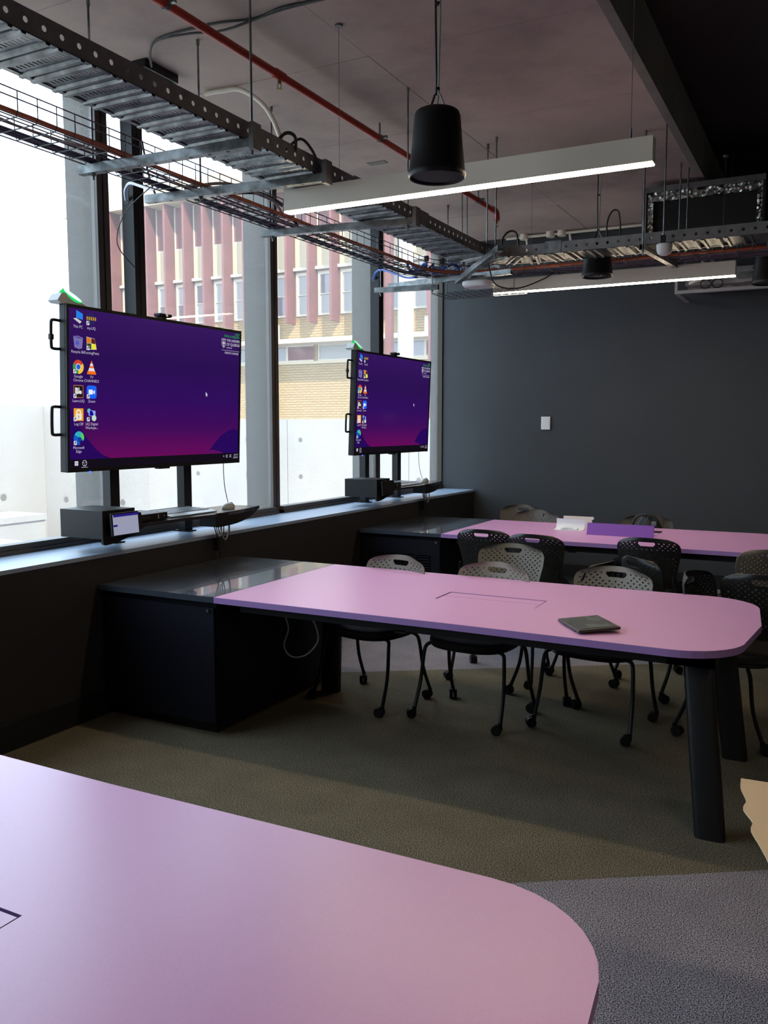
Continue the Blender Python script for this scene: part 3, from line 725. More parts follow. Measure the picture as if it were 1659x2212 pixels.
def make_display(label):
    """local frame: x = 0 front glass, y 0..TW, z 0..TH"""
    t = thing('wall_display', label, 'display', (0, 0, 0), 'large touch displays')
    b = MB().bx(-0.052, -0.006, 0, TW, 0, TH); b.build('body', M_blackplastic, t, bevel=0.004)
    z0b = 0.022
    fr = MB().bx(-0.006, 0.004, 0, TW, TH-0.017, TH).bx(-0.006, 0.004, 0, TW, 0, z0b).bx(-0.006, 0.004, 0, 0.017, z0b, TH-0.017).bx(-0.006, 0.004, TW-0.017, TW, z0b, TH-0.017)
    fr.build('bezel', M_blackplastic, t)
    sc = MB().bx(-0.006, 0.0, 0.017, TW-0.017, z0b, TH-0.017).build('screen', M_wall_paper, t)
    h = MB()
    flat(h, [(0.017, 0.07), (0.32, 0.07), (0.26, 0.09), (0.20, 0.13), (0.13, 0.20), (0.075, 0.27), (0.017, 0.36)], 0.0004)
    h.build('wallpaper_hill', M_hill, sc); h = MB()
    flat(h, [(1.17, 0.07), (1.20, 0.085), (1.26, 0.14), (1.32, 0.185), (1.40, 0.222), (1.47, 0.235), (TW-0.017, 0.225), (TW-0.017, 0.07)], 0.0004)
    h.build('wallpaper_hill', M_hill, sc); h = MB()
    flat(h, [(1.14, 0.07), (1.18, 0.085), (1.24, 0.098), (1.31, 0.085), (1.36, 0.07)], 0.0008)
    h.build('wallpaper_mound', M_hill2, sc)
    MB().bx(0, 0.0012, 0.017, TW-0.017, z0b, 0.07).build('taskbar', M_task, sc)
    w = MB()
    for (a, c) in ((0, 0), (1, 0), (0, 1), (1, 1)): flat(w, rect(0.052+a*0.013, 0.064+a*0.013, 0.036+c*0.013, 0.048+c*0.013), 0.0016)
    w.build('start_button', M_logo, sc)
    ring = MB(); o = disc(0.123, 0.048, 0.017, 24); q = disc(0.123, 0.048, 0.014, 24)
    ring._add([(0.0016, *p) for p in o]+[(0.0016, *p) for p in q], [(k, (k+1) % 24, 24+(k+1) % 24, 24+k) for k in range(24)])
    for a in (0.5, 2.6, 4.7): flat(ring, [(0.123, 0.046), (0.123+0.014*math.cos(a), 0.048+0.014*math.sin(a)), (0.123+0.014*math.cos(a+0.35), 0.048+0.014*math.sin(a+0.35))], 0.0016)
    flat(ring, rect(0.10, 0.146, 0.024, 0.0265), 0.0016)
    ring.build('taskbar_icon', M_txt, sc)
    tr = text_mesh('^', 0.03, 1.36, 0.036, 0.0016)
    for yy in (1.395, 1.435): flat(tr, rect(yy-0.010, yy+0.010, 0.041, 0.045), 0.0016); flat(tr, rect(yy-0.010, yy-0.006, 0.041, 0.058), 0.0016); flat(tr, rect(yy-0.010, yy+0.010, 0.054, 0.058), 0.0016)
    for s, z in (('2:02 PM', 0.05), ('2/08/2021', 0.032)):
        m2 = text_mesh(s, 0.017, 1.497, z, 0.0016); tr._add(m2.v, m2.f)
    tr.build('clock_and_tray', M_txt, sc)
    ys_, zs = (0.083, 0.178), (0.842, 0.707, 0.575, 0.442, 0.316, 0.186)
    for k in range(11):
        y, z = ys_[k % 2], zs[k//2]
        ic = icon_shapes(k, y, z)
        o = ic.mb.build('desktop_icon', ic.mats, sc); o.location = (0.0006, 0, 0)
        cap = MB()
        for q, s in enumerate(CAP[k].split('|')):
            m2 = text_mesh(s, 0.021, y, z-0.058-0.021*q, 0.0008); cap._add(m2.v, m2.f)
        cap.build('icon_caption', M_txt, sc)
    g = MB()
    for s, y, z in (('HDMI', 1.525, 0.868), ('3840x2160@60Hz', 1.525, 0.850), ('V2', 1.525, 0.825)):
        m2 = text_mesh(s, 0.023, y, z, 0.0016, 'RIGHT'); g._add(m2.v, m2.f)
    g.build('signal_caption', M_grn, sc)
    lg = MB()
    for s, sz, y, z in (('THE UNIVERSITY', 0.024, 1.375, 0.822), ('OF QUEENSLAND', 0.026, 1.375, 0.795), ('AUSTRALIA', 0.012, 1.375, 0.777), ('CREATE CHANGE', 0.019, 1.355, 0.740)):
        m2 = text_mesh(s, sz, y, z, 0.0016, 'LEFT'); lg._add(m2.v, m2.f)
    flat(lg, rect(1.325, 1.535, 0.762, 0.7635), 0.0016)
    sh = [(1.325, 0.838), (1.365, 0.838), (1.365, 0.80), (1.357, 0.785), (1.345, 0.777), (1.333, 0.785), (1.325, 0.80)]
    flat(lg, sh, 0.0012)
    lg.build('university_logo', M_logo, sc)
    ls = MB(); flat(ls, [(1.345+(p[0]-1.345)*0.82, 0.808+(p[1]-0.808)*0.86) for p in sh], 0.0015); ls.build('shield_field', EC(44, 16, 84), sc)
    lc = MB(); flat(lc, rect(1.341, 1.349, 0.787, 0.830), 0.0018); flat(lc, rect(1.331, 1.359, 0.805, 0.813), 0.0018); lc.build('shield_cross', M_logo, sc)
    cu = MB(); flat(cu, [(1.163, 0.478), (1.163, 0.448), (1.170, 0.455), (1.176, 0.446), (1.180, 0.449), (1.175, 0.459), (1.184, 0.459)], 0.0016); cu.build('mouse_pointer', M_logo, sc)
    MB().cyl((-0.004, 0.16, -0.002), (0.006, 0.16, -0.002), 0.006, 10).build('power_light', emis('blue_led', (0.05, 0.12, 1.0), 2.0), t)
    MB().bx(-0.03, 0.004, TW/2-0.05, TW/2+0.05, -0.010, 0.0).build('sensor_bar', M_blackplastic, t)
    for zc in (0.74, 0.28):
        MB().tube(smooth_path([(-0.05, 0.002, zc+0.075), (-0.05, -0.045, zc+0.075), (-0.05, -0.055, zc+0.055), (-0.05, -0.055, zc-0.055), (-0.05, -0.045, zc-0.075), (-0.05, 0.0, zc-0.075)], 3), 0.0085, 8).build('grab_handle', M_blackplastic, t, smooth=True)
    MB().bx(-0.058, -0.042, -0.068, -0.044, 0.71, 0.74).build('pen_clip', M_blackplastic, t)
    return t
def make_beacon(x, y, z, label):
    t = thing('status_beacon', label, 'beacon', (x, y, z), 'green status beacons on the displays')
    pr = [(y-0.085, z+0.0), (y-0.105, z+0.012), (y-0.075, z+0.052), (y-0.055, z+0.055), (y+0.075, z+0.010), (y+0.095, z+0.0)]
    MB().prism(pr, x-0.055, x+0.02, 'x').build('housing', mat('beacon_grey', (0.45, 0.47, 0.45), 0.4), t)
    ax1 = Vector((0, 0.9, -0.35)).normalized(); nn = Vector((0.70, 0.10, 0.70)); nn = (nn-ax1*nn.dot(ax1)).normalized(); ax2 = nn.cross(ax1)
    cc = Vector((x+0.008, y+0.012, z+0.050)); mb = MB(); n = 24
    ring = [cc+ax1*0.064*math.cos(2*PI*k/n)+ax2*0.026*math.sin(2*PI*k/n) for k in range(n)]
    mb._add(ring+[p-nn*0.03 for p in ring], [tuple(range(n)), tuple(range(2*n-1, n-1, -1))]+[(k, n+k, n+(k+1) % n, (k+1) % n) for k in range(n)])
    fb = MB(); ring2 = [cc-nn*0.002+ax1*0.072*math.cos(2*PI*k/n)+ax2*0.032*math.sin(2*PI*k/n) for k in range(n)]
    fb._add(ring2+[p-nn*0.03 for p in ring2], [tuple(range(n)), tuple(range(2*n-1, n-1, -1))]+[(k, n+k, n+(k+1) % n, (k+1) % n) for k in range(n)])
    fb.build('lens_rim', emis('green_rim', (0.02, 0.55, 0.12), 1.0), t)
    mb.build('green_lens', emis('green_glow', (0.55, 1.0, 0.70), 1.3), t)
    return t
def make_webcam(x, y, z, label):
    t = thing('webcam', label, 'webcam', (x, y, z), 'webcams clipped on the displays')
    MB().bx(x-0.03, x+0.025, y-0.055, y+0.055, z+0.012, z+0.034).build('housing', M_blackplastic, t, bevel=0.008)
    MB().bx(x-0.05, x+0.008, y-0.02, y+0.02, z, z+0.014).build('clip', M_blackplastic, t)
    MB().cyl((x+0.024, y, z+0.023), (x+0.031, y, z+0.023), 0.009).build('lens', M_pane, t, smooth=True)
    return t
TILT = math.radians(2.2)
def tv_pt(y, z, dx=0.0):
    return (XF+math.sin(TILT)*z+dx, y, 1.350+z)
def setup_display(y0, label, word):
    d = make_display(label) if not hasattr(setup_display, 'proto') else copy_tree(setup_display.proto)
    setup_display.proto = getattr(setup_display, 'proto', d)
    d['label'] = label
    yd = y0-0.028; d.location = (XF-0.012, yd, 1.350); d.rotation_euler = (0, TILT, 0)
    p = tv_pt(0, TH, -0.012)
    make_beacon(p[0]-0.025, yd+0.055, p[2], 'green lit status beacon on top of the %s display' % word)
    make_webcam(p[0]-0.025, yd+0.785, p[2], 'small black webcam on top of the %s display' % word)
    # post hung from the ceiling behind the display
    q = thing('ceiling_drop_post', 'black square post dropping from the ceiling behind the %s display' % word, 'post', (-3.86, y0+0.69, 1.9), 'black posts behind the displays')
    MB().bx(-3.905, -3.815, y0+0.645, y0+0.735, 1.85, CZ).build('post', M_blackmetal, q)
    MB().bx(-3.8155, -3.812, y0+0.688, y0+0.692, 1.85, CZ).build('seam', M_dark_wall, q)
    MB().bx(-3.93, -3.79, y0+0.62, y0+0.76, CZ-0.008, CZ).build('ceiling_plate', M_blackmetal, q)
    MB().cyl((-3.87, y0+0.6455, 2.96), (-3.87, y0+0.643, 2.96), 0.026).build('cable_hole', M_basebd, q)
    # stand: two uprights and a rail
    s = thing('display_stand', 'black upright stand legs carrying the %s display' % word, 'stand', (-3.85, y0+0.75, SZ), 'stands under the displays')
    for dy in (0.44, 1.10): MB().bx(-3.89, -3.83, y0+dy-0.038, y0+dy+0.038, SZ, 2.1).build('upright', M_blackmetal, s)
    MB().bx(-3.83, -3.752, y0+0.30, y0+1.20, 1.70, 1.86).build('mount_plate', M_blackmetal, s)
    MB().bx(-3.93, -3.80, y0+0.40, y0+0.48, SZ, SZ+0.008).build('foot_plate', M_blackmetal, s)
    MB().bx(-3.93, -3.80, y0+1.06, y0+1.14, SZ, SZ+0.008).build('foot_plate', M_blackmetal, s)
    # shelf
    f = thing('keyboard_shelf', 'black keyboard shelf with a box end below the %s display' % word, 'shelf', (-3.66, y0+0.75, 1.0), 'shelves under the displays')
    MB().bx(-3.82, -3.50, y0+0.01, y0+0.255, 0.99, 1.146).build('side_box', M_blackplastic, f, bevel=0.002)
    ap = [(y0+0.01, 0.99), (y0+0.012, 0.964), (y0+0.03, 0.957)]+[(y0+0.03+0.30*k/8, 0.957+0.073*(k/8)**1.7) for k in range(1, 9)]+[(y0+0.40, 1.046), (y0+0.255, 1.046), (y0+0.255, 1.0)]
    MB().prism(ap, -3.515, -3.50, 'x').build('apron', M_blackplastic, f)
    sh = MB(); tp = [(-3.82, y0+0.256), (-3.51, y0+0.256), (-3.50, y0+0.60), (-3.47, y0+0.95), (-3.485, y0+1.25), (-3.56, y0+1.53), (-3.70, y0+1.53), (-3.82, y0+1.50)]
    sh.prism(tp, 1.030, 1.048); sh.build('shelf_board', mat('shelf_board_black', (0.02, 0.02, 0.02), 0.22, spec=0.7), f)
    MB().bx(-3.835, -3.82, y0+0.30, y0+1.10, 1.03, 1.075).build('back_lip', M_blackplastic, f)
    # right apron: curved plate following the board's edge
    e0, e1 = Vector((-3.47, y0+0.95)), Vector((-3.56, y0+1.53)); pl = MB(); n = 10; top = []; bot = []
    for k in range(n+1):
        s_ = k/n; px = -3.47-0.012*s_-0.078*s_**2; py = y0+0.95+0.58*s_
        top.append((px, py, 1.052)); bot.append((px, py, 0.962+0.078*s_**2.8))
    pl.sheet(top+bot, [(k+1, k, n+1+k, n+2+k) for k in range(n)], [(-1, 0, 0)]*(2*n+2), 0.012)
    pl.build('apron', M_blackplastic, f)
    MB().bx(-3.60, -3.47, y0+0.935, y0+0.95, 0.965, 1.030).build('bracket', M_blackplastic, f)
    for dy in (0.44, 1.10): MB().bx(-3.83, -3.80, y0+dy-0.03, y0+dy+0.03, 0.99, 1.03).build('bracket', M_blackmetal, f)
    # keyboard, mouse, mini computer, control panel
    kb = thing('keyboard', 'slim grey keyboard on the shelf below the %s display' % word, 'keyboard', (-3.67, y0+0.85, 1.048), 'keyboards on the shelves')
    MB().prism([(-3.80, 1.050), (-3.56, 1.050), (-3.556, 1.057), (-3.60, 1.066), (-3.80, 1.074)], y0+0.62, y0+1.06, 'y').build('keyboard_base', M_silverkey, kb)
    for r in range(5):
        for c in range(15):
            x = -3.785+r*0.036; y = y0+0.635+c*0.0275; z = 1.0735-(x+3.80)*0.04
            MB().bx(x, x+0.030, y, y+0.023, z-0.002, z+0.004).build('key', mat('key_grey', (0.20, 0.23, 0.25), 0.35), kb)
    ms = thing('computer_mouse', 'silver grey mouse beside the keyboard below the %s display' % word, 'mouse', (-3.63, y0+1.27, 1.048), 'mice on the shelves')
    m = MB(); n = 20; rings = []
    for sc_, z in ((0.9, 0.0), (1.0, 0.008), (0.97, 0.018), (0.85, 0.029), (0.62, 0.037), (0.3, 0.041), (0.03, 0.042)):
        rings.append([(-3.63+x*sc_, y0+1.27+y*sc_+0.004*(z*20), 1.048+z) for x, y in superellipse(0.032, 0.058, n, 2.3)])
    m._add([p for r in rings for p in r], [tuple(range(n-1, -1, -1))]+[tuple((len(rings)-1)*n+i for i in range(n))]+[(r*n+i, r*n+(i+1) % n, (r+1)*n+(i+1) % n, (r+1)*n+i) for r in range(len(rings)-1) for i in range(n)])
    m.build('mouse_shell', M_mouse, ms, smooth=True, ang=60)
    MB().cyl((-3.634, y0+1.305, 1.082), (-3.626, y0+1.305, 1.082), 0.009).build('scroll_wheel', M_blackplastic, ms, smooth=True)
    pc = thing('mini_computer', 'flat black mini computer beside the box end below the %s display' % word, 'computer', (-3.68, y0+0.45, 1.048), 'mini computers on the shelves')
    MB().bx(-3.77, -3.55, y0+0.30, y0+0.58, 1.050, 1.092).build('case', M_blackplastic, pc, bevel=0.003)
    MB().cyl((-3.55, y0+0.55, 1.071), (-3.548, y0+0.55, 1.071), 0.007).build('power_button', M_galv_dark, pc)
    MB().bx(-3.55, -3.5485, y0+0.497, y0+0.503, 1.058, 1.084).build('badge', M_silverkey, pc)
    MB().bx(-3.55, -3.5485, y0+0.33, y0+0.43, 1.066, 1.078).build('port_strip', M_basebd, pc)
    return d
setup_display(3.415, 'large display on the near window bay showing a purple desktop', 'near')
setup_display(6.57, 'large display by the slate wall corner showing a purple desktop', 'far')
# control panels clipped to the shelf ends
def control_panel(y0, on, label):
    t = thing('control_panel', label, 'touch panel', (-3.47, y0+0.15, 1.0), 'control panels on the shelf fronts')
    M = Matrix.Rotation(math.radians(-4), 3, 'Y')
    MB().obx((-3.462, y0+0.135, 1.068), (0.016, 0.205, 0.128), M).build('case', M_blackplastic, t, bevel=0.004)
    MB().bx(-3.50, -3.47, y0+0.13, y0+0.19, 1.03, 1.09).build('mount', M_blackplastic, t)
    MB().prism([(y0+0.235, 1.125), (y0+0.262, 1.12), (y0+0.275, 1.08), (y0+0.262, 1.04), (y0+0.235, 1.005)], -3.49, -3.462, 'x').build('side_bracket', M_blackplastic, t)
    sc = MB().obx((-3.4528, y0+0.135, 1.068), (0.001, 0.190, 0.112), M).build('panel_screen', EC(150, 152, 175) if on else M_blackplastic, t)
    if on:
        MB().obx((-3.4515, y0+0.135, 1.118), (0.001, 0.190, 0.014), M).build('title_bar', EC(38, 28, 120), sc)
        MB().obx((-3.4520, y0+0.135, 1.020), (0.001, 0.190, 0.018), M).build('menu_bar', EC(58, 24, 120), sc)
        MB().obx((-3.4515, y0+0.055, 1.064), (0.001, 0.03, 0.011), M).build('menu_tab', EC(38, 28, 120), sc)
control_panel(3.415, True, 'small lit touch panel with a grey page on the near shelf end')
control_panel(6.57, False, 'small dark touch panel on the far shelf end')
# cables of the stations
def cable(name, pts, r, m, label, n=6, group=None, base=None):
    p = smooth_path(pts, 6)
    o = MB().tube(p, r, n).build(name, m, smooth=True, base=base or tuple(p[0]))
    return tag(o, label, 'cable', group)
for y0, word in ((3.415, 'near'), (6.57, 'far')):
    cable('mouse_cord', [(-3.66, y0+1.325, 1.06), (-3.70, y0+1.36, 1.08), (-3.74, y0+1.375, 1.2), (-3.755, y0+1.385, 1.35)], 0.0028, M_blackc, 'thin cord rising from the mouse to the %s display' % word)
    cb = thing('cable_bundle', 'bundle of looped cables hanging below the %s shelf' % word, 'cables', (-3.52, y0+1.0, 0.9), 'cable loops under the shelves')
    for k, (a, w, dz, mm) in enumerate(((0.97, 0.11, 0.135, M_blackc), (0.985, 0.07, 0.115, M_greyc), (1.01, 0.13, 0.150, M_blackc), (1.03, 0.10, 0.140, M_greyc))):
        pts = [(-3.52+0.01*k, y0+a, 1.03), (-3.515, y0+a+0.01, 1.03-dz*0.6), (-3.51, y0+a+w*0.45, 1.03-dz*1.15), (-3.515, y0+a+w*0.9, 1.03-dz*0.8), (-3.525, y0+a+w, 1.03)]
        MB().tube(smooth_path(pts, 6), 0.0036, 6).build('cord', mm, cb, smooth=True)
    MB().bx(-3.545, -3.515, y0+1.005, y0+1.035, 0.80, 0.885).build('power_adapter', M_blackplastic, cb, bevel=0.004)
    MB().tube(smooth_path([(-3.53, y0+1.02, 0.90), (-3.53, y0+1.02, 0.86), (-3.535, y0+1.045, 0.80), (-3.55, y0+1.07, 0.745)]), 0.003, 6).build('cord', M_blackc, cb, smooth=True)

# ================================================================== OVERHEAD SERVICES
TB = 2.85                                  # underside level of the cable tray
XR, XL = -2.35, -2.66                      # tray rails along the windows
NC = (-2.05, 5.97); RI, RO = 0.30, 0.61    # bend
YN, YF = NC[1]+RI, NC[1]+RO                # near / far rail of the run along the back
tray = thing('cable_tray', 'wide galvanised cable tray with holed side rails turning along the slate wall', 'cable tray', (-2.5, 4.0, TB))
def hole_strip(path, z0, z1, pitch, r, t, outn):
    """vertical strip following a plan path with a round hole per pitch"""
    P = [Vector((p[0], p[1], 0)) for p in path]
    L = [0]
    for i in range(len(P)-1): L.append(L[-1]+(P[i+1]-P[i]).length)
    def at(s):
        s = max(0, min(L[-1], s))
        for i in range(len(P)-1):
            if s <= L[i+1]+1e-9:
                f = (s-L[i])/(L[i+1]-L[i]); return P[i].lerp(P[i+1], f), (P[i+1]-P[i]).normalized()
    n = int(L[-1]/pitch); pitch = L[-1]/n
    vs = []; fs = []; nr = []; cols = []
    zs = (z0, z1)
    def add(s, z):
        p, d = at(s); vs.append(Vector((p.x, p.y, z))); nr.append(Vector((d.y, -d.x, 0))*outn); return len(vs)-1
    prev = (add(0, z0), add(0, z1))
    for k in range(n):
        nx = (add((k+1)*pitch, z0), add((k+1)*pitch, z1))
        c = [prev[0], nx[0], nx[1], prev[1]]; sc = (k+0.5)*pitch; zc = (z0+z1)/2
        h = [add(sc+r*math.cos(a), zc+r*math.sin(a)) for a in [(-0.75+0.25*q)*PI for q in range(8)]]
        # corners map to h[0] (lower left), h[2], h[4], h[6]
        for q in range(4):
            a, b = c[q], c[(q+1) % 4]; h0, h1, h2 = h[2*q], h[2*q+1], h[(2*q+2) % 8]
            fs += [(a, h1, h0), (a, b, h1), (b, h2, h1)]
        prev = nx
    mb = MB(); mb.sheet(vs, fs, nr, t); return mb
def rail_path(r, y_start, x_end):
    rx = NC[0]-r
    return [(rx, y_start)]+[(rx, NC[1])]+[(NC[0]+r*math.cos(a), NC[1]+r*math.sin(a)) for a in [PI-(PI/2)*k/10 for k in range(1, 11)]]+[(x_end, NC[1]+r)]
hole_strip(rail_path(RI, 0.6, 1.2), TB, TB+0.078, 0.0735, 0.0105, 0.002, -1).build('side_rail', M_galv_dark, tray)
hole_strip(rail_path(RO, 0.6, 1.2), TB, TB+0.078, 0.0735, 0.0105, 0.002, 1).build('side_rail', M_galv_dark, tray)
def flange(r, w):
    a = rail_path(r, 0.6, 1.2); b = rail_path(r+w, 0.6, 1.2); mb = MB(); n = len(a)
    vs = [(p[0], p[1], TB) for p in a]+[(p[0], p[1], TB) for p in b]
    mb.sheet(vs, [(k, n+k, n+k+1, k+1) for k in range(n-1)], [(0, 0, 1)]*len(vs), 0.002); return mb
flange(RI, 0.022).build('rail_flange', M_galv, tray); flange(RO, -0.022).build('rail_flange', M_galv, tray)
# floor rungs: slotted strip between two pressed ribs, spanning 'w' along local x
def rung(w):
    mb = MB(); n = 15; p = w/n; z = 0.004
    vs = []; fs = []
    def q(x, y): vs.append((x, y, z)); return len(vs)-1
    y0, y1, ya, yb = -0.026, 0.026, -0.014, 0.014
    for k in range(n):
        x0 = -w/2+k*p; x1 = x0+p; a, b = x0+p*0.32, x0+p*0.68
        o = [q(x0, y0), q(x1, y0), q(x1, y1), q(x0, y1)]; h = [q(a, ya), q(b, ya), q(b, yb), q(a, yb)]
        for i in range(4): fs.append((o[i], o[(i+1) % 4], h[(i+1) % 4], h[i]))
    # faces look down
    mb.sheet(vs, [tuple(reversed(f)) for f in fs], [(0, 0, 1)]*len(vs), 0.0015)
    prof = [(0.026, z), (0.036, z), (0.040, z-0.011), (0.056, z-0.011), (0.060, z), (0.066, z+0.012), (0.082, z+0.012), (0.086, z), (0.092, z-0.011), (0.108, z-0.011), (0.112, z), (0.122, z)]
    m = len(prof); vv = [(-w/2, a, b) for a, b in prof]+[(w/2, a, b) for a, b in prof]
    mb.sheet(vv, [(i, i+1, m+i+1, m+i) for i in range(m-1)], [(0, 0, 1)]*len(vv), 0.0015)
    return mb
def share(name, me_obj, parent, loc, rz):
    o = bpy.data.objects.new(name, me_obj.data); COL.objects.link(o); o.parent = parent
    o.location = Vector(loc)-Vector(BASE[parent]); o.rotation_euler = (0, 0, rz); return o
first = rung(0.305).build('tray_rung', M_galv, tray)
first.location = Vector((-2.505, 0.75, TB))-Vector(BASE[tray])
first.data.transform(Matrix.Translation(Vector(BASE[tray])))
y = 0.75+0.148
while y < NC[1]-0.14: share('tray_rung', first, tray, (-2.505, y, TB), 0); y += 0.148
for k in range(5):
    a = PI-(PI/2)*(k+0.25)/5; rm = (RI+RO)/2
    share('tray_rung', first, tray, (NC[0]+rm*math.cos(a), NC[1]+rm*math.sin(a), TB-0.0005*k), a-PI)
x = NC[0]+0.05
while x < 1.15: share('tray_rung', first, tray, (x, (YN+YF)/2, TB), -PI/2); x += 0.148
for (yy) in (4.22, 5.05): MB().bx(XR-0.003, XR+0.004, yy-0.06, yy+0.06, TB+0.004, TB+0.084).build('splice_plate', M_galv_dark, tray)
MB().bx(-1.95, -1.83, YN-0.004, YN+0.004, TB+0.002, TB+0.088).build('splice_plate', M_galv, tray)

# struts (C-channel) with threaded hanger rods
def strut(a, b, label, group='galvanised support struts', w=0.041, h=0.041, rods=(), bracket=None):
    a, b = Vector(a), Vector(b)
    t = thing('support_strut', label, 'strut', tuple((a+b)/2), group)
    d = (b-a).normalized(); sd = d.cross(Vector((0, 0, 1))).normalized()
    ch = MB(); prof = [(-w/2, 0), (w/2, 0), (w/2, h), (w/2-0.010, h), (w/2-0.010, h-0.003), (w/2-0.003, h-0.003), (w/2-0.003, 0.003), (-w/2+0.003, 0.003), (-w/2+0.003, h-0.003), (-w/2+0.010, h-0.003), (-w/2+0.010, h), (-w/2, h)]
    n = len(prof); vs = [a+sd*p[0]+Vector((0, 0, p[1])) for p in prof]+[b+sd*p[0]+Vector((0, 0, p[1])) for p in prof]
    ch._add(vs, [tuple(range(n)), tuple(range(2*n-1, n-1, -1))]+[(i, n+i, n+(i+1) % n, (i+1) % n) for i in range(n)])
    ch.build('channel', M_galv, t)
    L = (b-a).length; k = 0.06
    while k < L-0.05:
        p = a+d*k; MB().cyl(p+Vector((0, 0, 0.001)), p-Vector((0, 0, 0.0006)), 0.009, 10).build('slot_hole', M_basebd, t); k += 0.1
    for f, top in rods:
        p = a+d*f
        MB().cyl(p-Vector((0, 0, 0.03)), Vector((p.x, p.y, top)), 0.0055, 8).build('threaded_rod', M_galv, t, smooth=True)
        MB().cyl(p-Vector((0, 0, 0.012)), p, 0.011, 6).build('nut', M_galv, t)
        if top > CZ-0.01: MB().cyl((p.x, p.y, CZ-0.03), (p.x, p.y, CZ), 0.009, 8).build('anchor', M_galv_dark, t)
    if bracket: MB().bx(b.x-0.012, b.x+0.012, b.y-0.03, b.y+0.03, b.z-0.012, b.z+0.10).build('rail_clamp', M_galv_dark, t)
    return t
ZS = TB-0.043
strut((-3.30, 3.16, ZS), (-2.30, 3.20, ZS), 'galvanised strut nearest the camera, holding both trays', rods=((0.08, CZ), (0.985, CZ)), bracket=True)
strut((-3.39, 3.71, ZS), (-2.30, 3.80, ZS), 'galvanised strut second from the camera, ending above the near lamp', rods=((0.35, CZ),), bracket=True)
strut((-3.33, 4.69, ZS), (-2.30, 4.83, ZS), 'galvanised strut under the tray behind the near linear lamp', rods=((0.08, CZ), (0.985, CZ)), bracket=True)
strut((-3.56, 6.92, ZS), (-2.36, 6.72, ZS), 'horizontal galvanised strut above the access point by the corner', rods=((0.75, CZ), (0.10, CZ)))
strut((-2.85, 6.78, ZS-0.03), (-2.12, 5.80, ZS), 'bright diagonal strut across the bend of the tray', rods=((1.10, CZ),))
strut((-1.25, 6.22, ZS), (-1.15, 7.15, ZS), 'galvanised strut under the tray run near the ceiling sensor', rods=((0.02, CZ), (0.9, CZ)))
strut((-3.50, 6.55, ZS-0.09), (-2.95, 6.62, ZS-0.09), 'short pale strut at the window end of the mesh bend', rods=((0.05, ZS+0.1), (0.5, ZS+0.1)))
# free hanger rods
for k, (x, y, z0, lab) in enumerate(((-2.30, 6.01, 2.83, 'threaded rod at the inner bend of the cable tray'), (-2.88, 7.05, 2.76, 'threaded rod beyond the tray bend, near the end of the red pipe'),
        (-3.23, 7.45, 2.9, 'thin threaded rod closest to the far display'), (-1.12, 7.26, 2.83, 'threaded rod beside the foil-edged duct'))):
    t = thing('hanger_rod', lab, 'rod', (x, y, z0), 'threaded hanger rods')
    MB().cyl((x, y, z0), (x, y, CZ), 0.0055, 8).build('rod', M_galv, t, smooth=True)
    MB().cyl((x, y, CZ-0.035), (x, y, CZ), 0.010, 8).build('anchor', M_galv_dark, t)

# wire mesh tray lying on the struts
MC = (-2.60, 6.42); MI, MO = 0.40, 0.66; MZ = TB
mesh_t = thing('mesh_tray', 'wire mesh basket tray full of cables hung beside the windows', 'cable tray', (-3.1, 4.0, MZ))
def mpath(r, y0=0.4, x1=1.2, n=10, dip=0.0):
    rx = MC[0]-r
    pts = []
    yy = y0
    while yy < MC[1]-0.01: pts.append((rx, yy)); yy += 0.25
    pts += [(MC[0]+r*math.cos(a), MC[1]+r*math.sin(a)) for a in [PI-(PI/2)*k/n for k in range(0, n+1)]]
    xx = MC[0]+0.25
    while xx < x1: pts.append((xx, MC[1]+r)); xx += 0.25
    return pts
wm = MB(); R = 0.0031; HW_ = 0.10
rr = [MI, MI, MI]+[MI+(MO-MI)*k/5 for k in range(1, 5)]+[MO, MO, MO]
zz = [MZ+HW_, MZ+0.068, MZ]+[MZ]*4+[MZ, MZ+0.068, MZ+HW_]
for r_, z_ in zip(rr, zz): wm.tube([(p[0], p[1], z_) for p in mpath(r_)], R, 4, caps=False)
def cross_wire(cx, cy, dx, dy):
    # U-shaped wire across, from inner (r=MI) to outer
    pts = [(MI, MZ+HW_), (MI, MZ+0.02), (MI+0.012, MZ-0.002), (MO-0.012, MZ-0.002), (MO, MZ+0.02), (MO, MZ+HW_)]
    return [(cx+dx*r_, cy+dy*r_, z_) for r_, z_ in pts]
yy = 0.45
while yy < MC[1]: wm.tube(cross_wire(MC[0], yy, -1, 0), R, 4, caps=False); yy += 0.1
for k in range(1, 9):
    a = PI-(PI/2)*k/8; wm.tube(cross_wire(MC[0], MC[1], math.cos(a), math.sin(a)), R, 4, caps=False)
xx = MC[0]+0.1
while xx < 1.15: wm.tube(cross_wire(xx, MC[1], 0, 1), R, 4, caps=False); xx += 0.1
tag(wm.build('wire_mesh', M_wire, mesh_t, smooth=True), kind='stuff')
for k in range(4):
    a = PI-(PI/2)*(0.1+0.28*k)
    x, y = MC[0]+MI*math.cos(a), MC[1]+MI*math.sin(a)
    MB().bx(x-0.014, x+0.014, y-0.014, y+0.014, MZ+0.075, MZ+0.115).build('splice_clip', M_blackplastic if k < 2 else M_galv_dark, mesh_t)
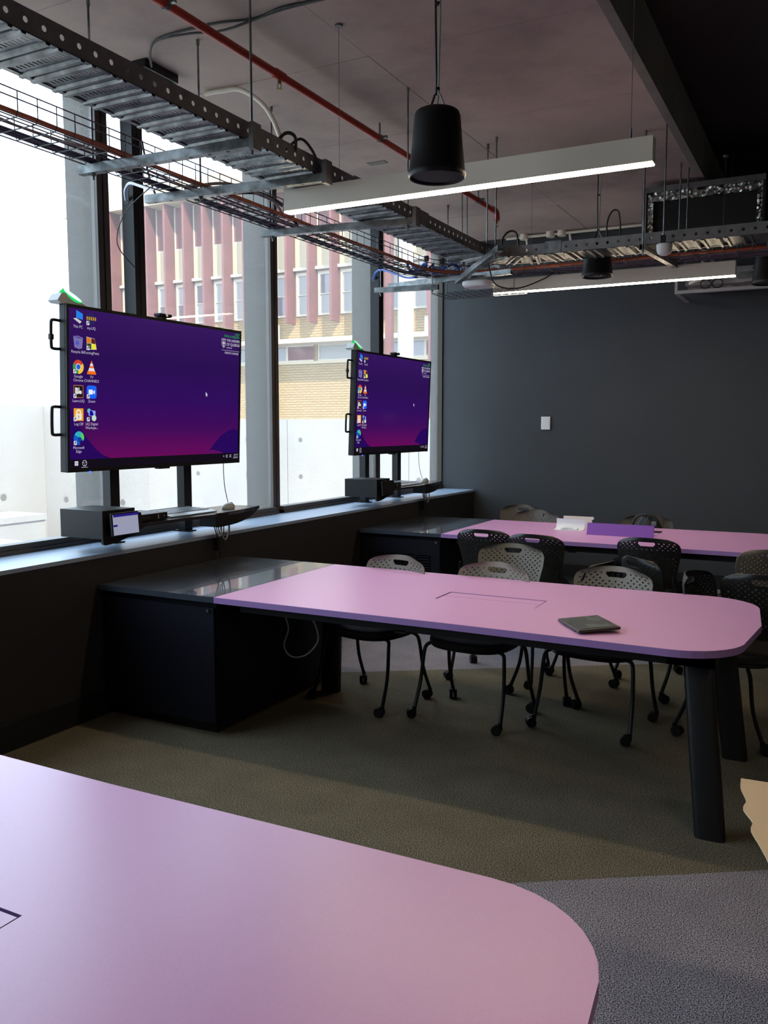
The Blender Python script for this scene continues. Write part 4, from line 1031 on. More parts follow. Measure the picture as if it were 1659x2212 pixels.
# cables in the mesh tray
def run_cable(r, z, rad, m, label, y0=0.4, x1=1.2, wob=0.008, group='cables lying in the mesh tray'):
    pts = [(p[0]+random.uniform(-wob, wob), p[1]+random.uniform(-wob, wob)*0.3, z+random.uniform(0, wob)) for p in mpath(r, y0, x1)]
    o = MB().tube(pts, rad, 6).build('tray_cable', m, smooth=True, base=pts[0]); return tag(o, label, 'cable', group)
run_cable(MI+0.025, MZ+0.014, 0.010, M_orange, 'orange cable along the room side of the mesh tray')
run_cable(MI+0.045, MZ+0.024, 0.008, mat('dull_red_cable', (0.30, 0.07, 0.04), 0.5), 'dull red cable beside the orange one in the mesh tray')
run_cable(MO-0.018, MZ+0.011, 0.009, M_navy, 'outermost navy cable on the window side of the mesh tray')
run_cable(MO-0.038, MZ+0.012, 0.008, M_blackc, 'black cable on the window side of the mesh tray')
run_cable(MO-0.056, MZ+0.010, 0.007, M_navy, 'inner navy cable on the window half of the mesh tray')
run_cable(MI+0.115, MZ+0.008, 0.005, M_greyc, 'thin grey cable along the middle of the mesh tray', wob=0.02)
# blue and white loops gathered at the bend, drops to the posts
for k in range(7):
    a = PI-(PI/2)*(0.15+0.12*k); r_ = 0.52+0.04*random.random()
    cx, cy = MC[0]+r_*math.cos(a), MC[1]+r_*math.sin(a)
    pts = [(cx+0.08*math.cos(q)*(1+0.2*k % 2), cy+0.07*math.sin(q), MZ+0.05+0.035*math.sin(2*q+k)) for q in [2*PI*i/14 for i in range(14)]]
    o = MB().tube(pts, 0.013 if k % 3 == 0 else 0.008, 6, closed=True).build('cable_coil', (M_blue, M_navy, M_greyc, M_blue, M_white, M_blue, M_greyc)[k], smooth=True, base=(cx, cy, MZ+0.01))
    tag(o, ('blue cable coil in the mesh bend', 'navy cable coil in the mesh bend', 'grey cable coil in the mesh bend', 'blue cable coil midway round the mesh bend', 'white cable coil in the mesh bend', 'blue cable coil at the far end of the mesh bend', 'grey cable coil at the far end of the mesh bend')[k], 'cable coil', 'cable coils at the mesh bend')
for y0, word, c in ((3.415, 'near', (M_white, M_blue, M_greyc)), (6.57, 'far', (M_blue, M_blue, M_navy))):
    t = thing('post_cables', 'pair of cables entering the %s ceiling post' % word, 'cables', (-3.6, y0+0.6, 2.6), 'cables entering the posts')
    for k in range(3):
        MB().tube(smooth_path([(-3.245+0.012*k, y0+0.22, MZ+0.012), (-3.36, y0+0.30, MZ+0.03), (-3.55, y0+0.42+0.008*k, MZ+0.10), (-3.72, y0+0.52+0.008*k, 3.01), (-3.82+0.01*k, y0+0.585, 3.0), (-3.87+0.008*k, y0+0.642, 2.96)], 5), 0.0085, 6).build('cord', c[k], t, smooth=True)
cable('loose_cable', [(-3.15, 3.9, 2.87), (-3.10, 4.1, 2.92), (-3.04, 4.3, 2.95), (-3.07, 4.6, 2.93), (-3.12, 4.8, 2.86)], 0.011, M_blackc, 'thick black cable arching over the mesh tray')
cable('loose_cable', [(-3.16, 3.75, 2.87), (-3.06, 4.0, 2.94), (-3.02, 4.35, 2.93), (-3.06, 4.55, 2.87)], 0.009, M_greyc, 'thick grey cable arching over the mesh tray')
cable('loose_cable', [(-3.55, 3.86, 3.20), (-3.48, 3.83, 3.0), (-3.40, 3.80, 2.86)], 0.006, M_blackc, 'thin black cable dropping beside the near post')
cable('loose_cable', [(-3.26, 3.60, 2.853), (-3.50, 3.66, 2.76), (-3.70, 3.80, 2.64), (-3.82, 4.062, 2.56)], 0.003, M_blackc, 'thin slack wire beside the near post')
cable('lamp_cable', [(-2.43, 3.63, 2.93), (-2.37, 3.67, 2.985), (-2.335, 3.72, 2.94), (-2.34, 3.80, 2.88), (-2.345, 3.90, 2.84)], 0.007, M_blackc, 'black flex curling over the tray rail to the near lamp')
cable('lamp_cable', [(-2.42, 3.50, 2.90), (-2.36, 3.52, 2.965), (-2.33, 3.56, 2.96), (-2.35, 3.60, 2.91)], 0.008, M_blackc, 'short black cable loop on the tray rail')
cable('lamp_cable', [(-2.42, 6.35, 2.86), (-2.45, 6.6, 2.72), (-2.35, 6.85, 2.715), (-2.18, 7.0, 2.80), (-2.10, 7.05, 2.86), (-2.06, 7.07, 2.822)], 0.006, M_blackc, 'black flex sagging to the far linear lamp')

# white conduit bending up from the tray, cables clipped to the soffit
cable('conduit', [(-3.45, 4.30, CZ-0.018), (-3.33, 4.31, CZ-0.018), (-3.20, 4.33, CZ-0.03), (-3.06, 4.37, CZ-0.14), (-2.98, 4.40, CZ-0.32), (-2.95, 4.42, CZ-0.55), (-2.92, 4.46, CZ-0.70)], 0.014, M_lampbody, 'pale flexible conduit curving from the soffit down to the tray', n=10)
cable('soffit_cable', [(-2.0, 3.66, CZ-0.008), (-2.247, 3.654, CZ-0.008), (-2.453, 3.639, CZ-0.008), (-2.62, 3.66, CZ-0.012), (-2.812, 3.624, CZ-0.008), (-3.02, 3.61, CZ-0.008), (-3.20, 3.62, CZ-0.01), (-3.29, 3.66, CZ-0.03), (-3.42, 3.80, CZ-0.03), (-3.50, 3.90, CZ-0.05)], 0.006, M_blackc, 'black cable clipped along the concrete soffit')
cable('soffit_cable', [(-2.0, 3.675, CZ-0.008), (-2.45, 3.655, CZ-0.008), (-2.80, 3.66, CZ-0.03), (-3.0, 3.63, CZ-0.02), (-3.22, 3.63, CZ-0.01), (-3.31, 3.68, CZ-0.03), (-3.43, 3.82, CZ-0.035)], 0.006, M_blackc, 'second black cable sagging from the concrete soffit')
bx_ = thing('ceiling_box', 'small dark box fixed to the soffit beside the tray', 'box', (-3.52, 3.90, CZ-0.04))
MB().bx(-3.60, -3.44, 3.78, 4.05, CZ-0.045, CZ).build('housing', M_blackmetal, bx_); MB().bx(-3.58, -3.46, 3.80, 4.03, CZ-0.05, CZ-0.045).build('lid', M_dark_wall, bx_)

# red sprinkler pipe
pipe = thing('sprinkler_pipe', 'red sprinkler pipe running under the concrete soffit', 'pipe', (-2.78, 4.0, CZ-0.1))
PZ = CZ-0.10; PX = -2.78
MB().tube([(PX, -1.0, PZ), (PX, 7.44, PZ)], 0.021, 14).build('pipe_run', M_red, pipe, smooth=True)
MB().tube(smooth_path([(PX, 7.38, PZ), (PX, 7.47, PZ), (PX, 7.50, PZ-0.03), (PX, 7.50, PZ-0.075)], 5), 0.027, 14).build('elbow', M_red, pipe, smooth=True)
def head(x, y, z):
    h = MB().cyl((x, y, z), (x, y, z-0.03), 0.011, 10).build('sprinkler_head', M_brass, pipe, smooth=True)
    MB().cyl((x, y, z-0.055), (x, y, z-0.058), 0.017, 12).build('deflector', M_brass, h)
    MB().tube([(x-0.009, y, z-0.028), (x-0.013, y, z-0.042), (x, y, z-0.056), (x+0.013, y, z-0.042), (x+0.009, y, z-0.028)], 0.0025, 5).build('yoke', M_brass, h)
head(PX, 7.50, PZ-0.07); head(PX, 4.10, PZ-0.018)
MB().cyl((PX, 4.06, PZ), (PX, 4.14, PZ), 0.026, 14).build('tee_collar', M_red, pipe, smooth=True)
for y in (3.20, 5.27, 7.05):
    c = MB().cyl((PX, y-0.012, PZ), (PX, y+0.012, PZ), 0.026, 14).build('pipe_clamp', M_galv_dark, pipe, smooth=True)
    MB().cyl((PX, y, PZ+0.02), (PX, y, CZ), 0.006, 8).build('clamp_rod', M_galv, c)
    MB().bx(PX-0.02, PX+0.055, y-0.01, y+0.01, PZ-0.005, PZ+0.012).build('clamp_bolt', M_galv, c)

# linear lamps
def linear_lamp(x0, x1, y, label):
    t = thing('linear_lamp', label, 'lamp', ((x0+x1)/2, y, 2.72), 'suspended linear lamps')
    MB().bx(x0, x1, y-0.032, y+0.032, 2.738, 2.828).bx(x0, x1, y-0.032, y-0.029, 2.722, 2.738).bx(x0, x1, y+0.029, y+0.032, 2.722, 2.738).bx(x0, x0+0.003, y-0.029, y+0.029, 2.722, 2.738).bx(x1-0.003, x1, y-0.029, y+0.029, 2.722, 2.738).build('housing', M_lampbody, t)
    MB().bx(x0+0.003, x1-0.003, y-0.029, y+0.029, 2.716, 2.737).build('diffuser', M_diff, t)
    for x in (x0+0.32, x1-0.10):
        c = MB().cyl((x, y, 2.828), (x, y, CZ), 0.0014, 5).build('suspension_wire', M_galv_dark, t)
        MB().cyl((x, y, 2.828), (x, y, 2.878), 0.005, 8).build('wire_gripper', M_galv, c, smooth=True)
        MB().cyl((x, y, CZ-0.012), (x, y, CZ), 0.02, 12).build('ceiling_cup', M_galv_dark, c)
    return t
linear_lamp(-2.625, -0.75, 3.93, 'lit linear lamp over the middle pink table, nearer one')
linear_lamp(-2.635, -0.73, 7.07, 'lit linear lamp over the far pink table, farther one')
linear_lamp(0.45, 2.35, 1.3, 'lit linear lamp hung over the beige table at the right')

# pendant loudspeakers
def pendant_speaker(x, y, zb, ztop, label):
    t = thing('pendant_speaker', label, 'loudspeaker', (x, y, zb), 'pendant loudspeakers')
    H = 0.26
    MB().lathe([(0.080, H), (0.088, H-0.006), (0.093, H-0.02), (0.103, 0.12), (0.113, 0.03), (0.116, 0.022), (0.117, 0.012), (0.111, 0.0), (0.104, 0.002), (0.102, 0.012)][::-1], (x, y, zb), 36, cap=True).build('cabinet', M_blackplastic, t, smooth=True, ang=50)
    MB().lathe([(0.101, 0.004), (0.07, 0.000), (0.02, -0.002)], (x, y, zb+0.006), 30).build('grille', mat('speaker_grille', (0.012, 0.012, 0.012), 0.6, bump=(400, 0.6)), t, smooth=True)
    MB().cyl((x, y, zb+H), (x, y, zb+H+0.012), 0.02, 12).build('cap', M_blackplastic, t, smooth=True)
    zj = zb+H+0.075
    for sx in (-1, 1):
        MB().tube(smooth_path([(x+sx*0.038, y, zb+H), (x+sx*0.012, y, zj-0.012), (x+sx*0.004, y, zj+0.02), (x+sx*0.010, y, (zj+ztop)/2), (x+sx*0.004, y, ztop)], 5), 0.0045, 6).build('hanging_cable', M_blackc if sx < 0 else M_greyc, t, smooth=True)
    MB().tube([(x+0.0, y, zb+H+0.01), (x+0.006, y, zj)], 0.003, 5).build('steel_wire', M_galv, t)
    for z in (zj+0.01, (zj+ztop)/2): MB().cyl((x, y, z-0.005), (x, y, z+0.005), 0.010, 8).build('cable_tie', M_blackplastic, t)
    return t
pendant_speaker(-1.48, 3.30, 2.596, CZ, 'black pendant loudspeaker in front of the near lamp')
pendant_speaker(-1.672, 6.70, 2.728, CZ, 'black pendant loudspeaker between the two linear lamps')
pendant_speaker(-0.53, 7.38, 2.69, CZ2, 'black pendant loudspeaker cut by the right edge of the picture')

# ceiling sensor on a rod, access point
t = thing('ceiling_sensor', 'white dome sensor hanging on a rod below the tray', 'sensor', (-1.10, 6.17, 2.75), None)
MB().lathe([(0.026, 0.0), (0.042, 0.012), (0.049, 0.03), (0.053, 0.066), (0.050, 0.072)], (-1.092, 6.17, 2.748), 28).build('dome', M_white, t, smooth=True)
MB().cyl((-1.10, 6.17, 2.82), (-1.10, 6.17, CZ), 0.0055, 8).build('rod', M_galv, t, smooth=True)
MB().bx(-1.115, -1.085, 6.155, 6.185, 2.83, 2.88).build('junction', M_blackmetal, t)
for z in (2.83, 2.885): MB().cyl((-1.10, 6.17, z-0.004), (-1.10, 6.17, z+0.004), 0.010, 6).build('nut', M_galv, t)
t = thing('wireless_access_point', 'white oval access point beneath the strut by the corner', 'access point', (-2.63, 6.72, 2.74))
m = MB(); n = 32; rings = []
for sc_, z in ((0.86, -0.034), (0.97, -0.022), (1.0, -0.006), (0.98, 0.006), (0.9, 0.010)):
    rings.append([(-2.63+x*sc_, 6.70+y*sc_, 2.755+z) for x, y in superellipse(0.125, 0.115, n, 3.2)])
m._add([p for r in rings for p in r], [tuple(range(n-1, -1, -1)), tuple((len(rings)-1)*n+i for i in range(n))]+[(r*n+i, r*n+(i+1) % n, (r+1)*n+(i+1) % n, (r+1)*n+i) for r in range(len(rings)-1) for i in range(n)])
m.build('shell', M_white, t, smooth=True); MB().cyl((-2.63, 6.70, 2.7205), (-2.63, 6.70, 2.722), 0.010, 12).build('badge', M_greyc, t)
MB().bx(-2.68, -2.58, 6.65, 6.75, 2.765, 2.81).build('mount', M_galv_dark, t)
t = thing('wire_basket', 'short wire basket hung under the access point', 'wire basket', (-2.7, 6.9, 2.70))
g = MB()
for k in range(6): g.tube([(-3.05, 6.72+0.07*k, 2.70), (-2.35, 6.72+0.07*k, 2.70)], 0.0024, 4)
for k in range(11): g.tube([(-3.05+0.07*k, 6.70, 2.702), (-3.05+0.07*k, 7.09, 2.702)], 0.0024, 4)
tag(g.build('wire_mesh', M_wire, t), kind='stuff')
for x in (-3.0, -2.4): MB().cyl((x, 6.90, 2.70), (x, 6.90, ZS), 0.004, 6).build('hanger', M_galv, t)

# conduit with junction boxes where the soffit meets the slate wall
t = thing('wall_conduit', 'pale conduit with round junction boxes along the top of the slate wall', 'conduit', (-2.6, 8.9, CZ-0.03))
MB().tube([(-3.2, 8.93, CZ-0.028), (-1.65, 8.93, CZ-0.028)], 0.014, 10).build('conduit_run', M_lampbody, t, smooth=True)
for x in (-2.72, -2.60, -3.0):
    MB().cyl((x, 8.93, CZ), (x, 8.93, CZ-0.055), 0.045, 16).build('junction_box', M_lampbody, t, smooth=True)
for x in (-2.98, -2.52): MB().tube([(x, 8.93, CZ-0.03), (x+0.01, 8.94, CZ-0.12), (x, 8.95, CZ-0.28)], 0.012, 8).build('drop', M_lampbody, t, smooth=True)
cable('cable_loop', [(-2.33, 6.40, 2.92), (-2.33, 6.42, 3.02), (-2.28, 6.42, 3.07), (-2.22, 6.42, 3.05), (-2.20, 6.42, 2.92)], 0.008, M_blackc, 'black cable loop standing above the tray bend')
cable('cable_loop', [(-1.53, 6.40, 2.92), (-1.535, 6.40, 3.05), (-1.50, 6.40, 3.13), (-1.455, 6.40, 3.12), (-1.44, 6.40, 3.0), (-1.44, 6.40, 2.92)], 0.006, M_blackc, 'thin black cable loop above the tray behind the second loudspeaker')
cable('flex_duct', [(-0.97, 7.2, 2.84), (-0.98, 7.15, 2.93), (-0.92, 7.1, 2.89), (-0.88, 7.1, 2.80), (-0.96, 7.2, 2.76), (-1.10, 7.4, 2.74)], 0.016, M_greyc, 'grey flexible conduit bent down behind the sensor', n=10)

# dark services bulkhead, foil-lined duct mouth and fan unit by the slate wall
dk = thing('air_duct', 'black duct mouth edged with crinkled foil below the ceiling', 'duct', (-1.0, 7.9, 3.13))
dy = 7.55
dd = MB(); x0, x1, z0, z1 = -1.50, -0.585, 3.10, 3.545
dd.bx(x0, x1, dy, dy+0.85, z1-0.02, z1).bx(x0, x1, dy, dy+0.85, z0, z0+0.02).bx(x0, x0+0.02, dy, dy+0.85, z0+0.02, z1-0.02).bx(x1-0.02, x1, dy, dy+0.85, z0+0.02, z1-0.02).bx(x0, x1, dy+0.83, dy+0.85, z0, z1)
dd.build('duct_casing', M_duct, dk)
fl = MB().bx(x0-0.02, x1, dy-0.012, dy, z1-0.03, z1+0.015).bx(x0-0.02, x0+0.012, dy-0.012, dy, z0, z1-0.03); fl.build('flange', M_galv_dark, dk)
def foil(xa, xb, za, zb, nx, nz):
    vs = []; fs = []
    for j in range(nz+1):
        for i in range(nx+1): vs.append((xa+(xb-xa)*i/nx, dy+0.01+random.uniform(-0.010, 0.010), za+(zb-za)*j/nz+random.uniform(-0.004, 0.004)))
    for j in range(nz):
        for i in range(nx): fs.append((j*(nx+1)+i, j*(nx+1)+i+1, (j+1)*(nx+1)+i+1, (j+1)*(nx+1)+i))
    m = MB(); m._add(vs, fs); return m
foil(x0+0.02, -0.60, z1-0.10, z1-0.03, 50, 4).build('foil_edge', M_foil, dk)
foil(x0+0.02, x0+0.065, z0+0.02, z1-0.10, 3, 18).build('foil_edge', M_foil, dk)
foil(-0.645, -0.60, z0+0.02, z1-0.10, 3, 18).build('foil_edge', M_foil, dk)
MB().bx(x0+0.06, -0.64, dy+0.05, dy+0.06, z0+0.02, z1-0.09).build('grille', M_duct, dk)
for k in range(2): MB().cyl((-1.4+0.5*k, dy+0.6, z1), (-1.4+0.5*k, dy+0.6, CZ if k == 0 else CZ2), 0.005, 6).build('hanger', M_galv, dk)
fc = thing('fan_coil_unit', 'silver fan unit above a pale framed opening at the slate wall', 'fan unit', (-0.5, 8.8, 2.9))
MB().bx(-1.30, 1.0, 8.45, 8.98, 2.88, 3.02).build('casing', mat('unit_zinc', (0.34, 0.33, 0.35), 0.35, metal=0.6, noise=(8, 0.3, 5)), fc)
MB().bx(-1.375, 1.0, 8.35, 8.39, 2.80, 2.828).bx(-1.375, -1.335, 8.39, 9.0, 2.80, 2.828).bx(-1.375, -1.352, 8.35, 8.39, 2.828, 2.93).build('opening_frame', mat('frame_offwhite', (0.42, 0.41, 0.40), 0.6), fc)
MB().bx(-1.30, 1.0, 8.60, 8.66, 2.84, 2.88).build('rail', M_galv, fc)
MB().bx(-0.85, 1.0, 8.38, 8.43, 2.91, 2.96).build('rail', M_galv, fc)
for k in range(2): MB().tube([(-1.12+0.10*k+0.045*math.cos(q), 8.42, 2.88+0.04*math.sin(q)) for q in [2*PI*i/14 for i in range(14)]], 0.006, 6, closed=True).build('pipe_loop', M_blackc, fc, smooth=True)
MB().tube(smooth_path([(-0.72, 8.40, 3.0), (-0.62, 8.40, 2.93), (-0.45, 8.42, 2.96), (-0.3, 8.44, 3.02)]), 0.02, 10).build('refrigerant_pipe', M_blackc, fc, smooth=True)
for k in range(2): MB().cyl((-1.2+1.2*k, 8.7, 3.02), (-1.2+1.2*k, 8.7, CZ if k == 0 else CZ2), 0.005, 6).build('hanger', M_galv, fc)

# wall switch
t = thing('wall_switch', 'white rectangular plate on the slate wall', 'switch', (-2.762, BY-0.01, 1.57))
MB().bx(-2.812, -2.713, BY-0.016, BY-0.001, 1.569, 1.706).build('plate', M_white, t, bevel=0.003)
MB().bx(-2.80, -2.725, BY-0.018, BY-0.016, 1.585, 1.690).build('face', M_white, t)

# ================================================================== THINGS ON THE TABLES
ang = math.atan2(3.632-3.821, -0.777+0.911)
tb = thing('tablet', 'dark tablet in a thick case lying on the middle pink table', 'tablet', (-0.914, 3.65, TZ))
u = Vector((0.134, -0.175, 0)); u.normalize(); v = Vector((-u.y, u.x, 0))
M = Matrix((u, v, Vector((0, 0, 1)))).transposed() @ Matrix.Rotation(math.radians(3), 3, 'X')
c = Vector((-0.914, 3.655, TZ+0.016))
MB().obx(c, (0.238, 0.188, 0.013), M).build('case', M_darkwood, tb, bevel=0.005)
MB().obx(c+M @ Vector((0, 0, 0.007)), (0.196, 0.150, 0.002), M).build('tablet_screen', M_tabscreen, tb)
MB().obx(c+M @ Vector((0.0, -0.080, -0.010)), (0.13, 0.022, 0.012), M).build('kickstand', M_darkwood, tb)
# paper stand and card on the far table
ps = thing('paper_stand', 'white curled paper on a small stand on the far table', 'paper', (-1.97, 7.13, TZ))
cv = [(7.06, TZ+0.001), (7.10, TZ+0.001), (7.14, TZ+0.004), (7.165, TZ+0.02), (7.175, TZ+0.05), (7.172, TZ+0.085)]
m = MB(); n = len(cv)
m.sheet([(-2.085, a, b) for a, b in cv]+[(-1.845, a, b) for a, b in cv], [(i, n+i, n+i+1, i+1) for i in range(n-1)], [(0, 0, 1)]*2*n, 0.002)
m.build('paper_sheet', M_paper, ps, smooth=True)
MB().tube(smooth_path([(-2.03, 7.085, TZ+0.006), (-1.98, 7.10, TZ+0.02), (-1.92, 7.10, TZ+0.02), (-1.88, 7.085, TZ+0.006)], 4), [0.003]+[0.012]*11+[0.003], 8).build('crumpled_edge', M_paper, ps, smooth=True)
cs = thing('name_card', 'cream folded card standing behind the white paper', 'card', (-1.94, 7.30, TZ))
MB().bx(-2.06, -1.80, 7.29, 7.302, TZ+0.075, TZ+0.098).bx(-1.86, -1.815, 7.292, 7.300, TZ, TZ+0.075).build('card_face', mat('cream_card', (0.78, 0.74, 0.60), 0.6), cs)
MB().bx(-2.03, -1.86, 7.293, 7.299, TZ, TZ+0.075).build('card_back', M_paper, cs)
nb = thing('notebook', 'thin grey notebook lying behind the purple flap', 'notebook', (-1.72, 7.38, TZ))
MB().bx(-1.80, -1.56, 7.30, 7.45, TZ, TZ+0.010).build('cover', M_greyc, nb); MB().bx(-1.79, -1.565, 7.302, 7.448, TZ+0.010, TZ+0.013).build('pages', M_silverkey, nb)
tag(MB().tube(smooth_path([(-1.56, 7.36, TZ+0.012), (-1.52, 7.37, TZ+0.035), (-1.47, 7.35, TZ+0.02), (-1.44, 7.38, TZ+0.03), (-1.42, 7.34, TZ+0.010)], 4), 0.010, 8).build('lanyard', M_ginger, smooth=True, base=(-1.49, 7.36, TZ)), 'tan strap lying crumpled behind the purple flap', 'strap')
ph = thing('phone', 'black phone at the right of the purple flap', 'phone', (-1.33, 7.28, TZ))
MB().bx(-1.38, -1.24, 7.22, 7.30, TZ, TZ+0.010).build('case', M_blackplastic, ph, bevel=0.003); MB().bx(-1.374, -1.246, 7.226, 7.294, TZ+0.010, TZ+0.011).build('phone_screen', M_tabscreen, ph)
# black bag on the chair behind the far table
bg_ = thing('shoulder_bag', 'slumped black bag on the taupe chair behind the far table', 'bag', (-1.45, 7.72, 0.46))
m = MB(); n, k_ = 20, 12; rings = []
for j in range(k_+1):
    s = j/k_; z = 0.47+0.35*s
    w = 0.165*(1-0.35*s**3)*(0.55+0.45*math.sin(PI*min(1, s*0.8+0.2))); d = 0.085*(1-0.5*s**2)
    rings.append([(-1.44+x*(1+0.06*math.sin(5*s+i))+0.02*s, 7.72+y+0.01*math.sin(7*s+2*i), z+0.012*math.sin(3*i)*s) for i, (x, y) in enumerate(superellipse(w, d, n, 2.6))])
m._add([p for r in rings for p in r], [tuple(range(n-1, -1, -1)), tuple(k_*n+i for i in range(n))]+[(r*n+i, r*n+(i+1) % n, (r+1)*n+(i+1) % n, (r+1)*n+i) for r in range(k_) for i in range(n)])
m.build('bag_body', mat('black_nylon', (0.008, 0.008, 0.008), 0.55), bg_, smooth=True, ang=60)
MB().tube(smooth_path([(-1.56, 7.68, 0.74), (-1.52, 7.67, 0.82), (-1.44, 7.665, 0.845), (-1.36, 7.67, 0.82), (-1.33, 7.68, 0.74)], 5), 0.011, 8).build('handle', mat('black_webbing', (0.02, 0.02, 0.02), 0.6), bg_, smooth=True)
MB().bx(-1.385, -1.345, 7.625, 7.645, 0.755, 0.79).build('buckle', M_galv_dark, bg_)

# ================================================================== OUTSIDE
struct(MB().bx(-120, WX-0.06, -60, 90, -0.9, -0.3).build('ground', M_ground))
FYB = 30.0
b = thing('office_building', 'cream brick office building with maroon vertical fins across the way', 'building', (-22, FYB, -0.3))
XA, XB_ = -31.2, -7.0
MB().bx(XA, XB_, FYB, FYB+8, -0.3, 7.75).build('wall', M_brick, b)
MB().bx(XA, XB_, FYB+0.05, FYB+8, 7.75, 11.05).build('upper_wall', M_cream, b)
MB().bx(XA-0.6, XB_, FYB-0.7, FYB+8.2, 11.05, 11.9).build('roof_fascia', M_cream, b)
MB().bx(XA, XB_, FYB-0.16, FYB+0.04, 7.80, 7.92).build('ledge', M_winframe, b)
MB().bx(XA, XB_, FYB-0.9, FYB, 4.88, 5.05).build('awning', M_winframe, b)
MB().bx(XA, XB_, FYB-0.06, FYB, 4.12, 4.22).build('string_course', M_cream, b)
P_ = 1.035; nb_ = 0; xf = -31.11
while xf < XB_-0.3:
    f = MB(); f.prism([(FYB-0.62, 5.72), (FYB+0.03, 5.72), (FYB+0.03, 11.05), (FYB-0.62, 11.05)], xf-0.05, xf+0.05, 'x'); f.build('fin', M_redfin, b)
    xa, xb = xf+0.12, xf+P_-0.12
    if xb < XB_:
        # lower storey window
        w = MB().bx(xa, xa+0.09, FYB-0.05, FYB, 6.02, 7.72).bx(xb-0.09, xb, FYB-0.05, FYB, 6.02, 7.72).bx(xa+0.09, xb-0.09, FYB-0.05, FYB, 7.60, 7.72).bx(xa+0.09, xb-0.09, FYB-0.05, FYB, 6.02, 6.10).bx(xa+0.09, xb-0.09, FYB-0.045, FYB, 6.83, 6.87).build('window', M_winframe, b)
        MB().bx(xa+0.09, xb-0.09, FYB-0.012, FYB-0.002, 6.10, 6.83).build('pane', M_pane if (nb_*7) % 5 in (0, 3) else M_blind_reflect, w)
        MB().bx(xa+0.09, xb-0.09, FYB-0.012, FYB-0.002, 6.87, 7.60).build('pane', M_blind_reflect if (nb_*5) % 3 else M_pane, w)
        # spandrel and upper window
        MB().bx(xa-0.05, xb+0.05, FYB-0.03, FYB+0.05, 7.92, 9.20).build('spandrel_panel', M_cream, b)
        w = MB().bx(xa-0.05, xa+0.01, FYB-0.03, FYB+0.05, 9.25, 11.0).bx(xb-0.01, xb+0.05, FYB-0.03, FYB+0.05, 9.25, 11.0).bx(xa-0.05, xb+0.05, FYB-0.03, FYB+0.05, 9.20, 9.25).build('window', M_winframe, b)
        MB().bx(xa+0.01, xb-0.30, FYB+0.02, FYB+0.049, 9.25, 11.0).build('pane', M_redfin, w)
        MB().bx(xb-0.30, xb-0.01, FYB+0.02, FYB+0.049, 9.25, 11.0).build('pane', M_blind_reflect, w)  # pale strip stands for a reflection painted into the glass
    if nb_ % 3 == 0 and xf+3*P_ < XB_:
        # ground floor strip window
        w = MB().bx(xf+0.1, xf+3*P_-0.1, FYB-0.05, FYB, 4.22, 4.28).bx(xf+0.1, xf+3*P_-0.1, FYB-0.05, FYB, 4.82, 4.88).bx(xf+0.1, xf+0.16, FYB-0.05, FYB, 4.28, 4.82).bx(xf+1.6*P_, xf+1.6*P_+0.1, FYB-0.05, FYB, 4.28, 4.82).build('window', M_winframe, b)
        MB().bx(xf+0.16, xf+1.6*P_, FYB-0.012, FYB-0.002, 4.28, 4.82).build('pane', M_pane if nb_ % 2 else M_blind_reflect, w)
        MB().bx(xf+1.6*P_+0.1, xf+3*P_-0.1, FYB-0.012, FYB-0.002, 4.28, 4.82).build('pane', M_redfin if nb_ % 2 else M_pane, w)
    xf += P_; nb_ += 1
for x in (-13.9, -20.6): MB().bx(x, x+0.18, FYB-0.08, FYB, 5.05, 5.72).build('downpipe', M_winframe, b)
# covered walkway in front of the building seen through the last bay
wk = thing('walkway_canopy', 'white round column and maroon posts outside the last window bay', 'canopy', (-11.3, 22, -0.3))
MB().cyl((-10.55, 21.5, -0.3), (-10.55, 21.5, 9.0), 0.22, 20).build('column', mat('column_white', (0.30, 0.27, 0.23), 0.6, noise=(3, 0.08)), wk, smooth=True)
for x in (-9.75, -11.05, -8.9): MB().bx(x-0.09, x+0.09, 21.42, 21.6, -0.3, 9.0).build('post', M_redfin, wk)
MB().bx(-12.0, -8.0, 21.3, 21.7, 8.9, 9.2).build('beam', M_redfin, wk)
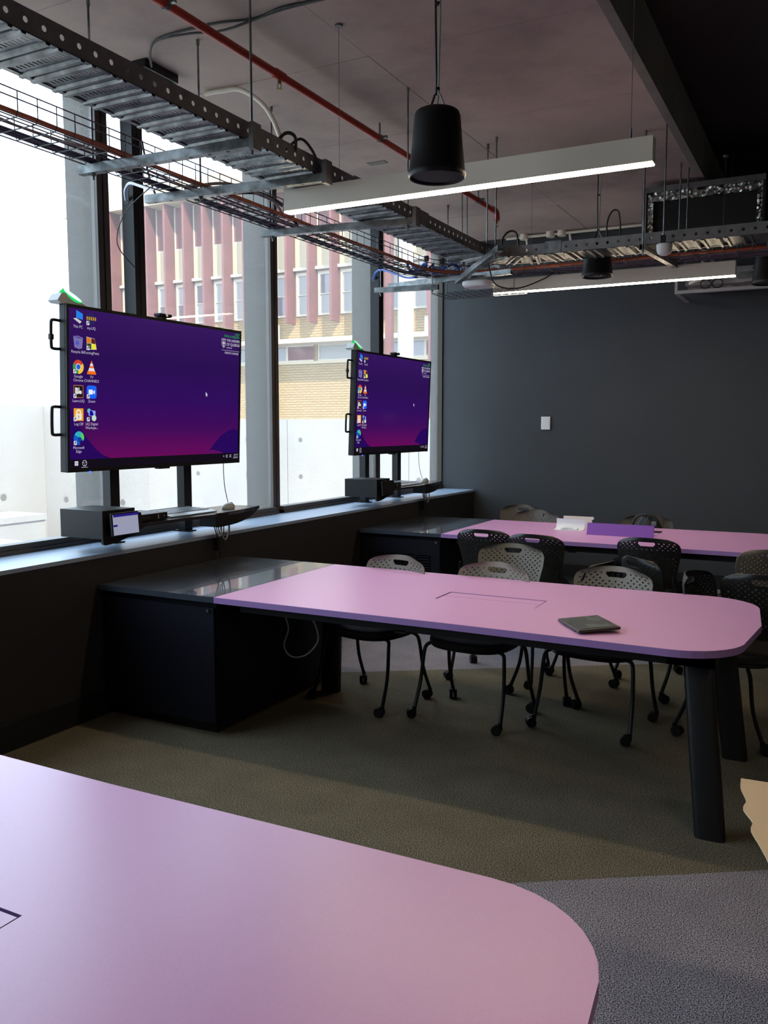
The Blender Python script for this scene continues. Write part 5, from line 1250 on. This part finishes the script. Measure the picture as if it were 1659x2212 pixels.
# concrete retaining walls
rw = thing('retaining_wall', 'long pale concrete retaining wall with tie holes behind the windows', 'wall', (-12, 14, -0.3))
for k in range(5): MB().bx(-17.2+2.6*k+0.006, -17.2+2.6*(k+1)-0.006, 14, 14.3, -0.3, 1.745).build('panel', M_conc, rw)
M_tie = mat('tie_hole', (0.10, 0.095, 0.09), 0.8)
for k in range(11):
    for z in (0.65, 1.35): MB().cyl((-16.6+1.25*k, 14.002, z), (-16.6+1.25*k, 13.996, z), 0.045, 12).build('tie_hole', M_tie, rw)
rl = thing('corner_wall', 'stepped concrete corner wall seen through the left window', 'wall', (-10.3, 9, -0.3))
MB().bx(-13.5, -10.31, 9.0, 9.35, -0.3, 1.905).build('panel', M_conc, rl)
MB().bx(-10.30, -8.30, 9.0, 9.35, -0.3, 1.895).build('panel', M_conc, rl)
rt = thing('side_wall', 'bright concrete side wall at the left edge behind the bench block', 'wall', (-10.46, 6.8, -0.3))
MB().bx(-10.62, -10.30, 4.6, 8.995, -0.3, 1.905).build('panel', M_conc, rt)
for x, z in ((-9.9, 0.55), (-9.2, 1.3), (-8.8, 0.55)): MB().cyl((x, 9.002, z), (x, 8.996, z), 0.045, 12).build('tie_hole', M_tie, rl)
MB().cyl((-10.302, 8.25, 0.62), (-10.294, 8.25, 0.62), 0.05, 12).build('tie_hole', M_tie, rt)
for k, (x0, x1, y0, y1, z1, lab) in enumerate(((-10.24, -9.55, 6.9, 8.3, 0.42, 'pale concrete bench block against the corner wall'), (-9.3, -7.7, 5.0, 6.9, 0.28, 'low concrete bench block nearest the left window'))):
    t = thing('bench_block', lab, 'bench', ((x0+x1)/2, (y0+y1)/2, -0.3), 'concrete bench blocks')
    MB().bx(x0, x1, y0, y1, -0.3, z1-0.08).build('base', M_conc, t); MB().bx(x0-0.02, x1+0.02, y0-0.02, y1+0.02, z1-0.08, z1).build('slab', M_conc, t)
sg = thing('sign_board', 'white sign board with a grey band above the corner wall', 'sign', (-11.6, 7.8, 1.9))
MB().bx(-11.75, -11.70, 6.9, 8.1, 1.98, 2.72).build('board', M_white, sg); MB().bx(-11.70, -11.695, 6.9, 8.1, 2.05, 2.28).build('band', mat('band_grey', (0.20, 0.21, 0.23), 0.6), sg)
for y in (7.05, 7.95): MB().cyl((-11.725, y, 1.905), (-11.725, y, 1.98), 0.03, 10).build('post', M_galv, sg)
pp = thing('handrail', 'grey metal handrail leaning by the bench blocks', 'handrail', (-8.3, 7.6, -0.3))
MB().tube([(-8.9, 8.2, 0.15), (-8.5, 7.9, 0.17), (-8.0, 7.2, -0.28)], 0.03, 8).build('rail', M_galv_dark, pp, smooth=True)
for p in ((-8.9, 8.2, 0.15), (-8.5, 7.9, 0.17)): MB().cyl((p[0], p[1], -0.3), p, 0.02, 8).build('post', M_galv_dark, pp, smooth=True)
